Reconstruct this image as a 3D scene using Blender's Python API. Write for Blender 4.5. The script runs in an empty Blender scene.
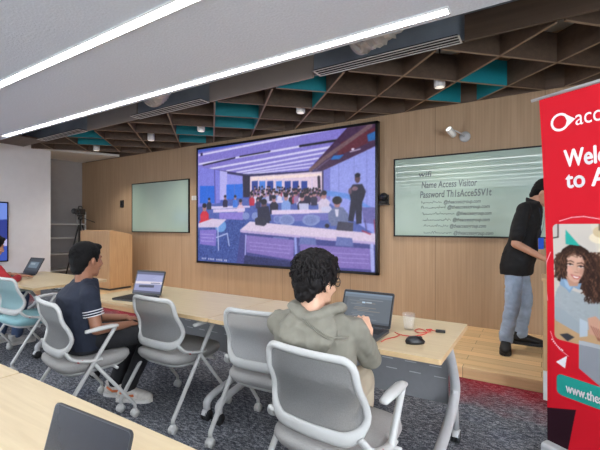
import bpy, bmesh, math, random
import numpy as np
from mathutils import Vector, Matrix, Quaternion, noise as mnoise

# ------------------------------------------------------------------ camera, world, light, exposure
SC = bpy.context.scene
COL = SC.collection
H = 1.36                      # eye height of the camera
YAW = math.radians(32.1)      # the camera looks this far to the left of the front wall's normal
FPX = 385.0                   # focal length in pixels of a 600 x 450 picture
VIEW = Vector((-math.sin(YAW), math.cos(YAW), 0)); RIGHT = Vector((math.cos(YAW), math.sin(YAW), 0)); UP = Vector((0, 0, 1))
cd = bpy.data.cameras.new('camera'); CAM = bpy.data.objects.new('camera', cd); COL.objects.link(CAM)
CAM.location = (0, 0, H); CAM.rotation_euler = (math.radians(90), 0, YAW)
cd.sensor_fit = 'HORIZONTAL'; cd.sensor_width = 36; cd.lens = 36 * FPX / 600; cd.shift_y = 1.0 / 600
cd.clip_start = 0.02; cd.clip_end = 100
SC.camera = CAM
W = bpy.data.worlds.new('world'); SC.world = W; W.use_nodes = True
W.node_tree.nodes['Background'].inputs[0].default_value = (0.80, 0.88, 1.0, 1)
W.node_tree.nodes['Background'].inputs[1].default_value = 0.5
STRIP_POWER = 13.0            # emission of the ceiling light strips
FILL_WINDOW_POWER = 11.0  # glow of the unseen windows added for fill
ADDED_BEAM_WATTS = 95.0  # spot beams added under the unlit downlights
SCREEN_POWER = 0.84
SC.view_settings.view_transform = 'Standard'
SC.view_settings.look = 'None'
SC.view_settings.exposure = 0.1
SC.view_settings.gamma = 1.0
SC.view_settings.use_curve_mapping = False
SC.cycles.use_denoising = True
SC.cycles.max_bounces = 8
SC.cycles.diffuse_bounces = 5

def ray(px, py):
    return VIEW + RIGHT * ((px - 300) / FPX) + UP * ((226 - py) / FPX)
def on_plane(px, py, p0, n):
    """point of the artwork's own plane that the photo shows at a pixel (used only to lay out flat prints)"""
    d = ray(px, py); o = Vector((0, 0, H)); n = Vector(n)
    return o + d * ((Vector(p0) - o).dot(n) / d.dot(n))

def lin(c):
    return tuple(((v / 255.0) / 12.92 if v <= 10.3 else ((v / 255.0 + 0.055) / 1.055) ** 2.4) for v in c)

# ------------------------------------------------------------------ materials
MATS = {}
def nodes_of(name):
    m = bpy.data.materials.new(name); m.use_nodes = True
    return m, m.node_tree, m.node_tree.nodes, m.node_tree.links, m.node_tree.nodes['Principled BSDF']
def mat(name, rgb, rough=0.5, metal=0.0, var=0.06, scale=30.0, bump=0.0, alpha=1.0, spec=0.5, stretch=(1, 1, 1), trans=0.0, ior=1.45):
    """principled material with a procedural noise variation of its colour and an optional bump"""
    if name in MATS: return MATS[name]
    m, nt, N, L, b = nodes_of(name)
    tc = N.new('ShaderNodeTexCoord'); mp = N.new('ShaderNodeMapping'); mp.inputs['Scale'].default_value = stretch
    nz = N.new('ShaderNodeTexNoise'); nz.inputs['Scale'].default_value = scale; nz.inputs['Detail'].default_value = 4
    L.new(tc.outputs['Object'], mp.inputs[0]); L.new(mp.outputs[0], nz.inputs['Vector'])
    cr = N.new('ShaderNodeValToRGB'); c = lin(rgb)
    cr.color_ramp.elements[0].position = 0.3; cr.color_ramp.elements[1].position = 0.7
    cr.color_ramp.elements[0].color = (*[max(0, v * (1 - var)) for v in c], 1)
    cr.color_ramp.elements[1].color = (*[min(1, v * (1 + var)) for v in c], 1)
    L.new(nz.outputs['Fac'], cr.inputs[0]); L.new(cr.outputs[0], b.inputs['Base Color'])
    b.inputs['Roughness'].default_value = rough; b.inputs['Metallic'].default_value = metal
    b.inputs['Specular IOR Level'].default_value = spec
    if bump:
        bp = N.new('ShaderNodeBump'); bp.inputs['Strength'].default_value = bump; bp.inputs['Distance'].default_value = 0.01
        L.new(nz.outputs['Fac'], bp.inputs['Height']); L.new(bp.outputs[0], b.inputs['Normal'])
    if alpha < 1: b.inputs['Alpha'].default_value = alpha
    if trans: b.inputs['Transmission Weight'].default_value = trans; b.inputs['IOR'].default_value = ior
    MATS[name] = m
    return m
def emit(name, rgb, power):
    if name in MATS: return MATS[name]
    m, nt, N, L, b = nodes_of(name); c = lin(rgb)
    b.inputs['Base Color'].default_value = (*c, 1); b.inputs['Emission Color'].default_value = (*c, 1)
    b.inputs['Emission Strength'].default_value = power; MATS[name] = m
    return m
def wood(name, a, b2, axis='X', scale=6.0, rough=0.45, plank=None, contrast=1.0):
    """long-grained wood; plank=(length, width) adds board joints"""
    if name in MATS: return MATS[name]
    m, nt, N, L, b = nodes_of(name)
    tc = N.new('ShaderNodeTexCoord'); mp = N.new('ShaderNodeMapping')
    s = {'X': (0.06, 1, 1), 'Y': (1, 0.06, 1), 'Z': (1, 1, 0.06)}[axis]
    mp.inputs['Scale'].default_value = s
    nz = N.new('ShaderNodeTexNoise'); nz.inputs['Scale'].default_value = scale * 6; nz.inputs['Detail'].default_value = 6; nz.inputs['Distortion'].default_value = 0.6
    L.new(tc.outputs['Object'], mp.inputs[0]); L.new(mp.outputs[0], nz.inputs['Vector'])
    cr = N.new('ShaderNodeValToRGB'); cr.color_ramp.elements[0].position = 0.3; cr.color_ramp.elements[1].position = 0.72
    cr.color_ramp.elements[0].color = (*lin(a), 1); cr.color_ramp.elements[1].color = (*lin(b2), 1)
    L.new(nz.outputs['Fac'], cr.inputs[0])
    out = cr.outputs[0]
    if plank:
        br = N.new('ShaderNodeTexBrick'); br.inputs['Scale'].default_value = 1.0
        br.inputs['Brick Width'].default_value = plank[0]; br.inputs['Row Height'].default_value = plank[1]
        br.inputs['Mortar Size'].default_value = 0.003; br.inputs['Mortar Smooth'].default_value = 0.2
        br.inputs['Color1'].default_value = (0.86, 0.84, 0.80, 1); br.inputs['Color2'].default_value = (1.08, 1.04, 1.0, 1); br.inputs['Mortar'].default_value = (0.42, 0.36, 0.3, 1)
        L.new(tc.outputs['Object'], br.inputs['Vector'])
        mx = N.new('ShaderNodeMix'); mx.data_type = 'RGBA'; mx.blend_type = 'MULTIPLY'; mx.inputs[0].default_value = 1.0
        L.new(out, mx.inputs[6]); L.new(br.outputs['Color'], mx.inputs[7]); out = mx.outputs[2]
    L.new(out, b.inputs['Base Color']); b.inputs['Roughness'].default_value = rough
    MATS[name] = m
    return m

def carpet_mat():
    m, nt, N, L, b = nodes_of('carpet')
    tc = N.new('ShaderNodeTexCoord')
    def noise(scale, detail=4, vec=None, dist=0.0):
        n = N.new('ShaderNodeTexNoise'); n.inputs['Scale'].default_value = scale; n.inputs['Detail'].default_value = detail; n.inputs['Distortion'].default_value = dist
        L.new(vec or tc.outputs['Object'], n.inputs['Vector']); return n.outputs['Fac']
    def ramp(fac, *stops):
        r = N.new('ShaderNodeValToRGB')
        while len(r.color_ramp.elements) < len(stops): r.color_ramp.elements.new(0.5)
        for e, (p, c) in zip(r.color_ramp.elements, stops): e.position = p; e.color = (*c, 1)
        L.new(fac, r.inputs[0]); return r.outputs[0]
    def mixc(fac, a, c, mode='MIX'):
        x = N.new('ShaderNodeMix'); x.data_type = 'RGBA'; x.blend_type = mode
        if isinstance(fac, float): x.inputs[0].default_value = fac
        else: L.new(fac, x.inputs[0])
        L.new(a, x.inputs[6]); L.new(c, x.inputs[7]); return x.outputs[2]
    def math_(op, a, c=None, clamp=False):
        x = N.new('ShaderNodeMath'); x.operation = op; x.use_clamp = clamp
        for i, v in enumerate((a, c)):
            if v is None: continue
            if isinstance(v, (int, float)): x.inputs[i].default_value = v
            else: L.new(v, x.inputs[i])
        return x.outputs[0]
    # cut-pile heather: fine light and dark tufts in diagonal streaks, tile by tile
    mp = N.new('ShaderNodeMapping'); mp.inputs['Rotation'].default_value = (0, 0, math.radians(40)); mp.inputs['Scale'].default_value = (1, 2.2, 1)
    L.new(tc.outputs['Object'], mp.inputs[0])
    streak = noise(26, 6, mp.outputs[0], 0.3)
    fine = noise(120, 3)
    big = noise(1.3, 3)
    heather = math_('ADD', math_('MULTIPLY', fine, 0.55), math_('MULTIPLY', streak, 0.55))
    base = ramp(heather, (0.40, lin((46, 49, 56))), (0.54, lin((92, 95, 101))), (0.68, lin((160, 162, 166))))
    blue = ramp(heather, (0.38, lin((28, 33, 48))), (0.54, lin((66, 74, 94))), (0.70, lin((120, 126, 140))))
    bm = ramp(big, (0.55, (0, 0, 0)), (0.72, (0.8, 0.8, 0.8)))
    c = mixc(bm, base, blue)
    # woven red field along the edge of the platform
    sx = N.new('ShaderNodeSeparateXYZ'); L.new(tc.outputs['Object'], sx.inputs[0])
    patch = noise(3.0, 5)
    edge = math_('ADD', sx.outputs['Y'], math_('MULTIPLY', math_('SUBTRACT', patch, 0.5), 0.7))
    rm = ramp(math_('MULTIPLY', math_('SUBTRACT', edge, 3.06), 1.6, True), (0.15, (0, 0, 0)), (0.95, (0.92, 0.92, 0.92)))
    red = ramp(heather, (0.40, lin((92, 22, 34))), (0.55, lin((158, 34, 48))), (0.72, lin((172, 110, 116))))
    c = mixc(rm, c, red)
    br = N.new('ShaderNodeTexBrick'); br.offset = 0.5; br.inputs['Scale'].default_value = 1; br.inputs['Brick Width'].default_value = 1.0; br.inputs['Row Height'].default_value = 0.25
    br.inputs['Mortar Size'].default_value = 0.003; br.inputs['Color1'].default_value = (0.82, 0.82, 0.82, 1); br.inputs['Color2'].default_value = (1.1, 1.1, 1.1, 1); br.inputs['Mortar'].default_value = (0.7, 0.7, 0.7, 1)
    mp2 = N.new('ShaderNodeMapping'); mp2.inputs['Rotation'].default_value = (0, 0, math.radians(45)); L.new(tc.outputs['Object'], mp2.inputs[0]); L.new(mp2.outputs[0], br.inputs['Vector'])
    c = mixc(1.0, c, br.outputs['Color'], 'MULTIPLY')
    L.new(c, b.inputs['Base Color']); b.inputs['Roughness'].default_value = 0.95; b.inputs['Specular IOR Level'].default_value = 0.1
    bp = N.new('ShaderNodeBump'); bp.inputs['Strength'].default_value = 0.5; bp.inputs['Distance'].default_value = 0.004
    L.new(heather, bp.inputs['Height']); L.new(bp.outputs[0], b.inputs['Normal'])
    return m
def panel_mat():
    """fluted oak panelling: fine vertical ribs and a board joint every 1.22 m"""
    m, nt, N, L, b = nodes_of('oak_panelling')
    tc = N.new('ShaderNodeTexCoord')
    mp = N.new('ShaderNodeMapping'); mp.inputs['Scale'].default_value = (1, 1, 0.05); L.new(tc.outputs['Object'], mp.inputs[0])
    nz = N.new('ShaderNodeTexNoise'); nz.inputs['Scale'].default_value = 26; nz.inputs['Detail'].default_value = 5; L.new(mp.outputs[0], nz.inputs['Vector'])
    cr = N.new('ShaderNodeValToRGB'); cr.color_ramp.elements[0].position = 0.3; cr.color_ramp.elements[1].position = 0.7
    cr.color_ramp.elements[0].color = (*lin((172, 143, 112)), 1); cr.color_ramp.elements[1].color = (*lin((184, 155, 124)), 1); L.new(nz.outputs['Fac'], cr.inputs[0])
    wv = N.new('ShaderNodeTexWave'); wv.bands_direction = 'X'; wv.inputs['Scale'].default_value = 9.0; wv.inputs['Distortion'].default_value = 0
    L.new(tc.outputs['Object'], wv.inputs['Vector'])
    r2 = N.new('ShaderNodeValToRGB'); r2.color_ramp.elements[0].position = 0.0; r2.color_ramp.elements[1].position = 0.35
    r2.color_ramp.elements[0].color = (0.93, 0.925, 0.92, 1); r2.color_ramp.elements[1].color = (1, 1, 1, 1); L.new(wv.outputs['Fac'], r2.inputs[0])
    mx = N.new('ShaderNodeMix'); mx.data_type = 'RGBA'; mx.blend_type = 'MULTIPLY'; mx.inputs[0].default_value = 1
    L.new(cr.outputs[0], mx.inputs[6]); L.new(r2.outputs[0], mx.inputs[7])
    sx = N.new('ShaderNodeSeparateXYZ'); L.new(tc.outputs['Object'], sx.inputs[0])
    a = N.new('ShaderNodeMath'); a.operation = 'ADD'; a.inputs[1].default_value = 40.23; L.new(sx.outputs['X'], a.inputs[0])
    mo = N.new('ShaderNodeMath'); mo.operation = 'MODULO'; mo.inputs[1].default_value = 1.22; L.new(a.outputs[0], mo.inputs[0])
    lt = N.new('ShaderNodeMath'); lt.operation = 'LESS_THAN'; lt.inputs[1].default_value = 0.012; L.new(mo.outputs[0], lt.inputs[0])
    m2 = N.new('ShaderNodeMix'); m2.data_type = 'RGBA'; m2.blend_type = 'MULTIPLY'; L.new(lt.outputs[0], m2.inputs[0]); L.new(mx.outputs[2], m2.inputs[6]); m2.inputs[7].default_value = (0.72, 0.7, 0.68, 1)
    L.new(m2.outputs[2], b.inputs['Base Color']); b.inputs['Roughness'].default_value = 0.55
    bp = N.new('ShaderNodeBump'); bp.inputs['Strength'].default_value = 0.10; bp.inputs['Distance'].default_value = 0.005
    L.new(wv.outputs['Fac'], bp.inputs['Height']); L.new(bp.outputs[0], b.inputs['Normal'])
    return m

CARPET = carpet_mat(); PANEL = panel_mat()
PLASTER = mat('acoustic_plaster', (226, 235, 246), 0.9, var=0.05, scale=60, bump=0.35)
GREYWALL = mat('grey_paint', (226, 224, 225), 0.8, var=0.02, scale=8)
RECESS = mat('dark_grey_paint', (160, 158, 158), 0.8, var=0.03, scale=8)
WHITEP = mat('white_paint', (225, 225, 222), 0.7, var=0.02, scale=10)
PLENUM = mat('plenum_grey', (150, 160, 170), 0.85, var=0.15, scale=3)
DARKVOID = mat('dark_deck', (40, 38, 38), 0.9, var=0.2, scale=4)
RIB = wood('walnut_laminate', (82, 66, 54), (98, 79, 64), 'X', 4, 0.55)
RIBEDGE = mat('ply_edge', (150, 128, 106), 0.6)
TEAL = mat('teal_laminate', (16, 134, 146), 0.5, var=0.04)
FASCIA = mat('taupe_panel', (160, 150, 142), 0.6, var=0.03, scale=4)
OAK = wood('oak_floor', (224, 188, 138), (240, 208, 160), 'X', 5, 0.4, plank=(1.2, 0.14))
TABLEWOOD = wood('pale_maple_laminate', (208, 186, 146), (220, 200, 162), 'X', 8, 0.35)
TABLEEDGE = mat('table_edge', (206, 176, 132), 0.5)
LECTERNWOOD = wood('lectern_oak', (190, 150, 108), (208, 170, 126), 'Z', 7, 0.5)
ALU = mat('silver_powder_coat', (190, 191, 191), 0.45, 0.1, var=0.02)
CHARCOAL = mat('charcoal_metal', (64, 66, 70), 0.55, 0.1)
MODESTY = mat('grey_modesty_panel', (128, 129, 132), 0.6, var=0.03)
SLOT = mat('panel_slot', (186, 188, 190), 0.6)
CHAIRGREY = mat('light_grey_plastic', (188, 188, 184), 0.45, var=0.015)
MESHGREY = mat('grey_mesh_fabric', (160, 160, 158), 0.8, var=0.08, scale=220, bump=0.2, alpha=0.86)
SEATGREY = mat('grey_seat_fabric', (160, 158, 154), 0.9, var=0.06, scale=160, bump=0.2)
MESHTEAL = mat('pale_teal_mesh_fabric', (164, 196, 198), 0.8, var=0.06, scale=220, bump=0.2, alpha=0.9)
SEATTEAL = mat('pale_teal_seat_fabric', (140, 182, 186), 0.9, var=0.06, scale=160, bump=0.2)
REDTAG = mat('red_tag', (176, 34, 40), 0.6)
RUBBER = mat('black_rubber', (34, 35, 37), 0.7)
BLACKP = mat('black_plastic', (24, 25, 27), 0.4, var=0.1)
DARKP = mat('dark_grey_plastic', (52, 54, 58), 0.45)
WHITEPL = mat('white_plastic', (226, 226, 224), 0.4, var=0.02)
LAPGREY = mat('laptop_graphite', (84, 86, 90), 0.35, 0.5, var=0.03)
KEYS = mat('keyboard_black', (38, 39, 42), 0.5)
BEZEL = mat('display_bezel', (16, 15, 18), 0.3, var=0.05)
GLASSOFF = mat('dark_screen_glass', (44, 46, 52), 0.25, var=0.03)
FOIL = mat('crumpled_foil', (206, 208, 212), 0.35, 0.35, var=0.15, scale=18, bump=0.9)
BLACKFRAME = mat('black_aluminium', (30, 30, 32), 0.4, 0.4)
LIGHTMAT = emit('strip_diffuser', (248, 250, 255), STRIP_POWER)
INK = mat('marker_ink', (96, 104, 108), 0.7)
def glassboard():
    m, nt, N, L, b = nodes_of('glass_board')
    nz = N.new('ShaderNodeTexNoise'); nz.inputs['Scale'].default_value = 2.5
    cr = N.new('ShaderNodeValToRGB'); cr.color_ramp.elements[0].color = (*lin((162, 184, 170)), 1); cr.color_ramp.elements[1].color = (*lin((170, 192, 178)), 1)
    tc = N.new('ShaderNodeTexCoord'); L.new(tc.outputs['Object'], nz.inputs['Vector'])
    L.new(nz.outputs['Fac'], cr.inputs[0]); L.new(cr.outputs[0], b.inputs['Base Color'])
    b.inputs['Roughness'].default_value = 0.02; b.inputs['IOR'].default_value = 1.9
    return m
GLASSBOARD = glassboard()
def vcol_mat(name, emission=0.0, rough=0.5):
    """print or screen picture held in the mesh's own colour attribute"""
    m, nt, N, L, b = nodes_of(name)
    a = N.new('ShaderNodeAttribute'); a.attribute_name = 'picture'
    if emission:
        b.inputs['Base Color'].default_value = (0.01, 0.01, 0.012, 1)
        L.new(a.outputs['Color'], b.inputs['Emission Color']); b.inputs['Emission Strength'].default_value = emission
        b.inputs['Roughness'].default_value = 0.5
    else:
        L.new(a.outputs['Color'], b.inputs['Base Color']); b.inputs['Roughness'].default_value = rough; b.inputs['Specular IOR Level'].default_value = 0.2
    return m

# ------------------------------------------------------------------ mesh helpers
def V(*a): return Vector(a)
class MB:
    def __init__(s): s.bm = bmesh.new(); s.mi = 0
    def _new(s, f): 
        for x in f: x.material_index = s.mi
    def box(s, c, size, bev=0.0, rot=None, seg=2):
        r = bmesh.ops.create_cube(s.bm, size=1.0); vs = r['verts']
        M = Matrix.Translation(Vector(c)) @ (rot.to_4x4() if rot is not None else Matrix.Identity(4)) @ Matrix.Diagonal((*size, 1))
        bmesh.ops.transform(s.bm, matrix=M, verts=vs)
        fs = list({f for v in vs for f in v.link_faces}); s._new(fs)
        if bev:
            es = list({e for v in vs for e in v.link_edges})
            r2 = bmesh.ops.bevel(s.bm, geom=es, offset=bev, segments=seg, affect='EDGES', profile=0.5)
            s._new(r2['faces'])
        return s
    def tube(s, pts, r, seg=10, closed=False, ref=(0, 0, 1), cap=True):
        """sweep an ellipse (ra along tangent x ref, rb along the other) or a circle along points"""
        P = [Vector(p) for p in pts]; n = len(P); ref = Vector(ref).normalized()
        R = r if isinstance(r, (list, tuple)) and len(r) == n and not (n == 2 and closed) else [r] * n
        rings = []
        for i, p in enumerate(P):
            if closed: t = P[(i + 1) % n] - P[i - 1]
            else: t = P[min(i + 1, n - 1)] - P[max(i - 1, 0)]
            t.normalize()
            rr = ref if abs(t.dot(ref)) < 0.97 else (Vector((1, 0, 0)) if abs(t.x) < 0.9 else Vector((0, 1, 0)))
            b = t.cross(rr).normalized(); nn = b.cross(t).normalized()
            ra, rb = R[i] if isinstance(R[i], (tuple, list)) else (R[i], R[i])
            rings.append([s.bm.verts.new(p + b * (ra * math.cos(2 * math.pi * k / seg)) + nn * (rb * math.sin(2 * math.pi * k / seg))) for k in range(seg)])
        fs = []
        for i in range(n if closed else n - 1):
            A, B = rings[i], rings[(i + 1) % n]
            for k in range(seg): fs.append(s.bm.faces.new((A[k], A[(k + 1) % seg], B[(k + 1) % seg], B[k])))
        if cap and not closed: fs.append(s.bm.faces.new(rings[0][::-1])); fs.append(s.bm.faces.new(rings[-1]))
        for f in fs: f.smooth = True
        s._new(fs); return s
    def cyl(s, a, b, r, r2=None, seg=16):
        return s.tube([a, b], [r, r if r2 is None else r2], seg)
    def lathe(s, prof, c=(0, 0, 0), seg=24, M=None):
        c = Vector(c); rings = []
        for (r, z) in prof:
            ring = []
            for k in range(seg):
                p = Vector((r * math.cos(2 * math.pi * k / seg), r * math.sin(2 * math.pi * k / seg), z))
                ring.append(s.bm.verts.new((M @ p if M else p) + c))
            rings.append(ring)
        fs = []
        for A, B in zip(rings, rings[1:]):
            for k in range(seg): fs.append(s.bm.faces.new((A[k], A[(k + 1) % seg], B[(k + 1) % seg], B[k])))
        if prof[0][0] > 1e-6: fs.append(s.bm.faces.new(rings[0][::-1]))
        if prof[-1][0] > 1e-6: fs.append(s.bm.faces.new(rings[-1]))
        for f in fs: f.smooth = True
        s._new(fs); return s
    def prism(s, poly, z0, z1, M=None):
        """extrude an outline (x, y) between z0 and z1; M places it"""
        M = M or Matrix.Identity(4)
        A = [s.bm.verts.new(M @ Vector((x, y, z0))) for x, y in poly]; B = [s.bm.verts.new(M @ Vector((x, y, z1))) for x, y in poly]
        n = len(poly); fs = [s.bm.faces.new(A[::-1]), s.bm.faces.new(B)]
        for i in range(n): fs.append(s.bm.faces.new((A[i], A[(i + 1) % n], B[(i + 1) % n], B[i])))
        s._new(fs); return s
    def ell(s, c, r, rot=None, u=16, v=10):
        q = bmesh.ops.create_uvsphere(s.bm, u_segments=u, v_segments=v, radius=1.0)
        M = Matrix.Translation(Vector(c)) @ (rot.to_4x4() if rot is not None else Matrix.Identity(4)) @ Matrix.Diagonal((*r, 1))
        bmesh.ops.transform(s.bm, matrix=M, verts=q['verts'])
        fs = list({f for w in q['verts'] for f in w.link_faces})
        for f in fs: f.smooth = True
        s._new(fs); return s
    def cap(s, a, b, ra, rb, seg=14):
        """tapered capsule"""
        a, b = Vector(a), Vector(b); t = (b - a); L = t.length or 1e-6; t = t / L
        pts, rs = [], []
        for k in range(5):
            an = math.pi / 2 * (1 - k / 4); pts.append(a - t * (ra * math.sin(an))); rs.append(max(ra * math.cos(an), ra * 0.03))
        for k in range(5):
            an = math.pi / 2 * (k / 4); pts.append(b + t * (rb * math.sin(an))); rs.append(max(rb * math.cos(an), rb * 0.03))
        return s.tube(pts, rs, seg)
    def loft(s, rings, seg=20, pw=2.3):
        """closed loft of super-ellipse rings: (centre, half width vector, half depth vector)"""
        RR = []
        for c, a, b in rings:
            c, a, b = Vector(c), Vector(a), Vector(b); ring = []
            for k in range(seg):
                t = 2 * math.pi * k / seg; cx, sx = math.cos(t), math.sin(t)
                ring.append(s.bm.verts.new(c + a * (math.copysign(abs(cx) ** (2 / pw), cx)) + b * (math.copysign(abs(sx) ** (2 / pw), sx))))
            RR.append(ring)
        fs = [s.bm.faces.new(RR[0][::-1]), s.bm.faces.new(RR[-1])]
        for A, B in zip(RR, RR[1:]):
            for k in range(seg): fs.append(s.bm.faces.new((A[k], A[(k + 1) % seg], B[(k + 1) % seg], B[k])))
        for f in fs: f.smooth = True
        s._new(fs); return s
    def mesh(s, name):
        bmesh.ops.recalc_face_normals(s.bm, faces=s.bm.faces)
        me = bpy.data.meshes.new(name); s.bm.to_mesh(me); s.bm.free(); return me
    def build(s, name, mats, parent=None, loc=None, rot=None):
        me = s.mesh(name)
        for m in (mats if isinstance(mats, (list, tuple)) else [mats]): me.materials.append(m)
        return link(name, me, parent, loc, rot)
def link(name, data, parent=None, loc=None, rot=None):
    o = bpy.data.objects.new(name, data); COL.objects.link(o)
    if parent is not None: o.parent = parent
    if loc is not None: o.location = loc
    if rot is not None: o.rotation_euler = rot
    return o
def thing(name, label, cat, loc=(0, 0, 0), rz=0.0, group=None):
    o = link(name, None, None, loc, (0, 0, rz)); return tag(o, label, cat, group)
def tag(o, label, cat, group=None):
    o['label'] = label; o['category'] = cat
    if group: o['group'] = group
    return o
def struct(o): o['kind'] = 'structure'; return o
def kids(o): return [c for c in COL.objects if c.parent is o]
def copy_tree(o, parent=None):
    c = o.copy(); COL.objects.link(c)
    if parent is not None: c.parent = parent
    for k in kids(o): copy_tree(k, c)
    return c
def rrect(w, h, r, n=6, cx=0.0, cy=0.0):
    P = []
    for sx, sy, a0 in ((1, 1, 0), (-1, 1, 90), (-1, -1, 180), (1, -1, 270)):
        for k in range(n + 1):
            a = math.radians(a0 + 90 * k / n); P.append((cx + sx * (w / 2 - r) + r * math.cos(a), cy + sy * (h / 2 - r) + r * math.sin(a)))
    return P
def smooth_path(ctrl, n=8, closed=False):
    P = [Vector(p) for p in ctrl]; out = []; m = len(P)
    for i in range(m if closed else m - 1):
        p0 = P[i - 1] if (closed or i > 0) else P[0]; p1 = P[i]; p2 = P[(i + 1) % m]; p3 = P[(i + 2) % m] if (closed or i + 2 < m) else P[-1]
        for k in range(n):
            t = k / n; out.append(0.5 * ((2 * p1) + (p2 - p0) * t + (2 * p0 - 5 * p1 + 4 * p2 - p3) * t * t + (3 * p1 - p0 - 3 * p2 + p3) * t ** 3))
    if not closed: out.append(P[-1])
    return out
def text_mesh(s, size, m, name, parent, M, bold=0.0, shear=0.0, extrude=0.0006, width=None):
    cu = bpy.data.curves.new(name, 'FONT'); cu.body = s; cu.size = size; cu.shear = shear; cu.offset = bold; cu.extrude = extrude; cu.resolution_u = 4
    t = bpy.data.objects.new(name, cu); COL.objects.link(t)
    dg = bpy.context.evaluated_depsgraph_get(); dg.update()
    me = bpy.data.meshes.new_from_object(t.evaluated_get(dg)); bpy.data.objects.remove(t); bpy.data.curves.remove(cu)
    if width and len(me.vertices):
        xs = [v.co.x for v in me.vertices]; k = width / (max(xs) - min(xs)); me.transform(Matrix.Diagonal((k, 1, 1, 1)))
    me.transform(M); me.materials.clear(); me.materials.append(m)
    return link(name, me, parent) if name else me

# ------------------------------------------------------------------ the setting
def shell(name, m, boxes):
    b = MB()
    for c, sz in boxes: b.box(c, sz)
    return struct(b.build(name, m))
FRONT = 5.24
shell('floor', CARPET, [((-3, -1.5, -0.05), (15, 15, 0.1))])
shell('wall_front', PANEL, [((-3.1, FRONT + 0.06, 1.8), (13.2, 0.12, 3.6))])
shell('wall_left', GREYWALL, [((-8.76, -1.95, 1.75), (0.12, 12.0, 3.5))])
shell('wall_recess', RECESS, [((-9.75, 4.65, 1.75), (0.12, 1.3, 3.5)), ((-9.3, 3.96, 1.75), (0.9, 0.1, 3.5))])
shell('wall_right', GREYWALL, [((3.56, -1.0, 1.8), (0.12, 12.6, 3.6))])
shell('wall_back', GREYWALL, [((-2.6, -7.8, 1.8), (12.4, 0.12, 3.6))])
FILL_GLASS = emit('fill_window_glass', (244, 249, 255), FILL_WINDOW_POWER)  # unseen side windows, added as fill light for ceiling and front wall
WIN = [(3.494, -5.6), (3.494, -2.9), (3.494, -0.2), (-8.694, -6.2), (-8.694, -3.4)]
for i_, (x_, y_) in enumerate(WIN):
    sd = -1 if x_ > 0 else 1; w_ = MB(); w_.box((x_, y_, 1.65), (0.008, 2.3, 1.8)); w_.mi = 1
    for s_ in (-1, 0, 1): w_.box((x_ + sd * 0.02, y_ + s_ * 1.15, 1.65), (0.05, 0.06, 1.86))
    for s_ in (-1, 1): w_.box((x_ + sd * 0.02, y_, 1.65 + s_ * 0.93), (0.05, 2.36, 0.06))
    struct(w_.build('fill_window_%d' % (i_ + 1), [FILL_GLASS, WHITEPL]))
# oak platform along the front wall
b = MB(); b.box((-3.1, (3.7 + FRONT) / 2, 0.085), (13.2, FRONT - 3.7, 0.03), 0.004); b.box((-3.1, 3.72, 0.035), (13.2, 0.03, 0.07)); b.box((-3.1, 4.5, 0.034), (13.0, 1.4, 0.068))
o = b.build('platform', OAK); struct(o)
# white acoustic ceiling with a cut edge, dark plenum beyond it
CZ = 2.75
shell('ceiling', PLASTER, [((-1.7, -2.6, CZ + 0.09), (10.7, 10.6, 0.18)), ((-8.0, -2.6, CZ + 0.09), (1.9, 10.6, 0.18))])
shell('ceiling_deck', PLENUM, [((-3.1, 4.0, 3.62), (13.2, 2.8, 0.1))])
b = MB(); b.prism([(-8.1, FRONT), (-8.9, 3.25), (-8.9, 2.7), (-9.8, 2.7), (-9.8, FRONT)], 2.93, 2.98)
struct(b.build('ceiling_recess', WHITEP))
# taupe fascia boards between the air grilles, a deep walnut one at the right
FY = 3.5
shell('trim_1', FASCIA, [((-5.65, FY, 3.04), (1.3, 0.025, 0.24)), ((-2.78, FY, 3.04), (1.5, 0.025, 0.24))])
shell('trim_2', RIB, [((1.5, FY, 3.03), (4.1, 0.03, 0.22)), ((-8.3, FY - 0.35, 2.95), (1.1, 0.8, 0.03))])
shell('trim_3', PLENUM, [((-3.1, 2.74, 3.2), (12.5, 0.03, 0.75)), ((-3.9, 3.535, 3.26), (9.6, 0.02, 0.62))])
shell('trim_20', RIB, [((-3.1, FRONT - 0.012, 3.06), (12.8, 0.02, 0.28))])
# egg-crate of boards laid at 45 degrees under the deck
Z0, Z1 = 2.92, 3.2; PITCH = 0.9; TH = 0.02
U = [0.05 - PITCH * 9 + PITCH * k for k in range(18)]       # x + y of one family
Wv = [-4.3 - PITCH * 9 + PITCH * k for k in range(13)]      # x - y of the other
tealw = {(1, 4), (1, 5), (3, 3), (3, 2), (0, 2), (0, 1), (-1, 0), (-1, -1), (-4, -2), (-4, -1)}
def clip(p, q):
    """keep the part of a board between the fascia and the wall and right of the recess"""
    def f(pt):
        x, y = pt; return min(y - (FY + 0.05), FRONT - 0.005 - y, 3.3 - x, (x - (-8.1 + (y - FRONT) * 0.40)) * 0.9)
    n = 120; ok = [k for k in range(n + 1) if f((p[0] + (q[0] - p[0]) * k / n, p[1] + (q[1] - p[1]) * k / n)) > 0]
    if len(ok) < 2: return None
    a, b_ = ok[0] / n, ok[-1] / n
    return ((p[0] + (q[0] - p[0]) * a, p[1] + (q[1] - p[1]) * a), (p[0] + (q[0] - p[0]) * b_, p[1] + (q[1] - p[1]) * b_))
def board(b, p, q, mi):
    d = Vector((q[0] - p[0], q[1] - p[1], 0)); L = d.length; an = math.atan2(d.y, d.x); R = Matrix.Rotation(an, 3, 'Z')
    b.mi = mi; b.box(((p[0] + q[0]) / 2, (p[1] + q[1]) / 2, (Z0 + Z1) / 2 + 0.004), (L, TH, Z1 - Z0 - 0.008), rot=R)
    b.mi = 2; b.box(((p[0] + q[0]) / 2, (p[1] + q[1]) / 2, Z0 + 0.002), (L, TH, 0.004), rot=R)
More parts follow.
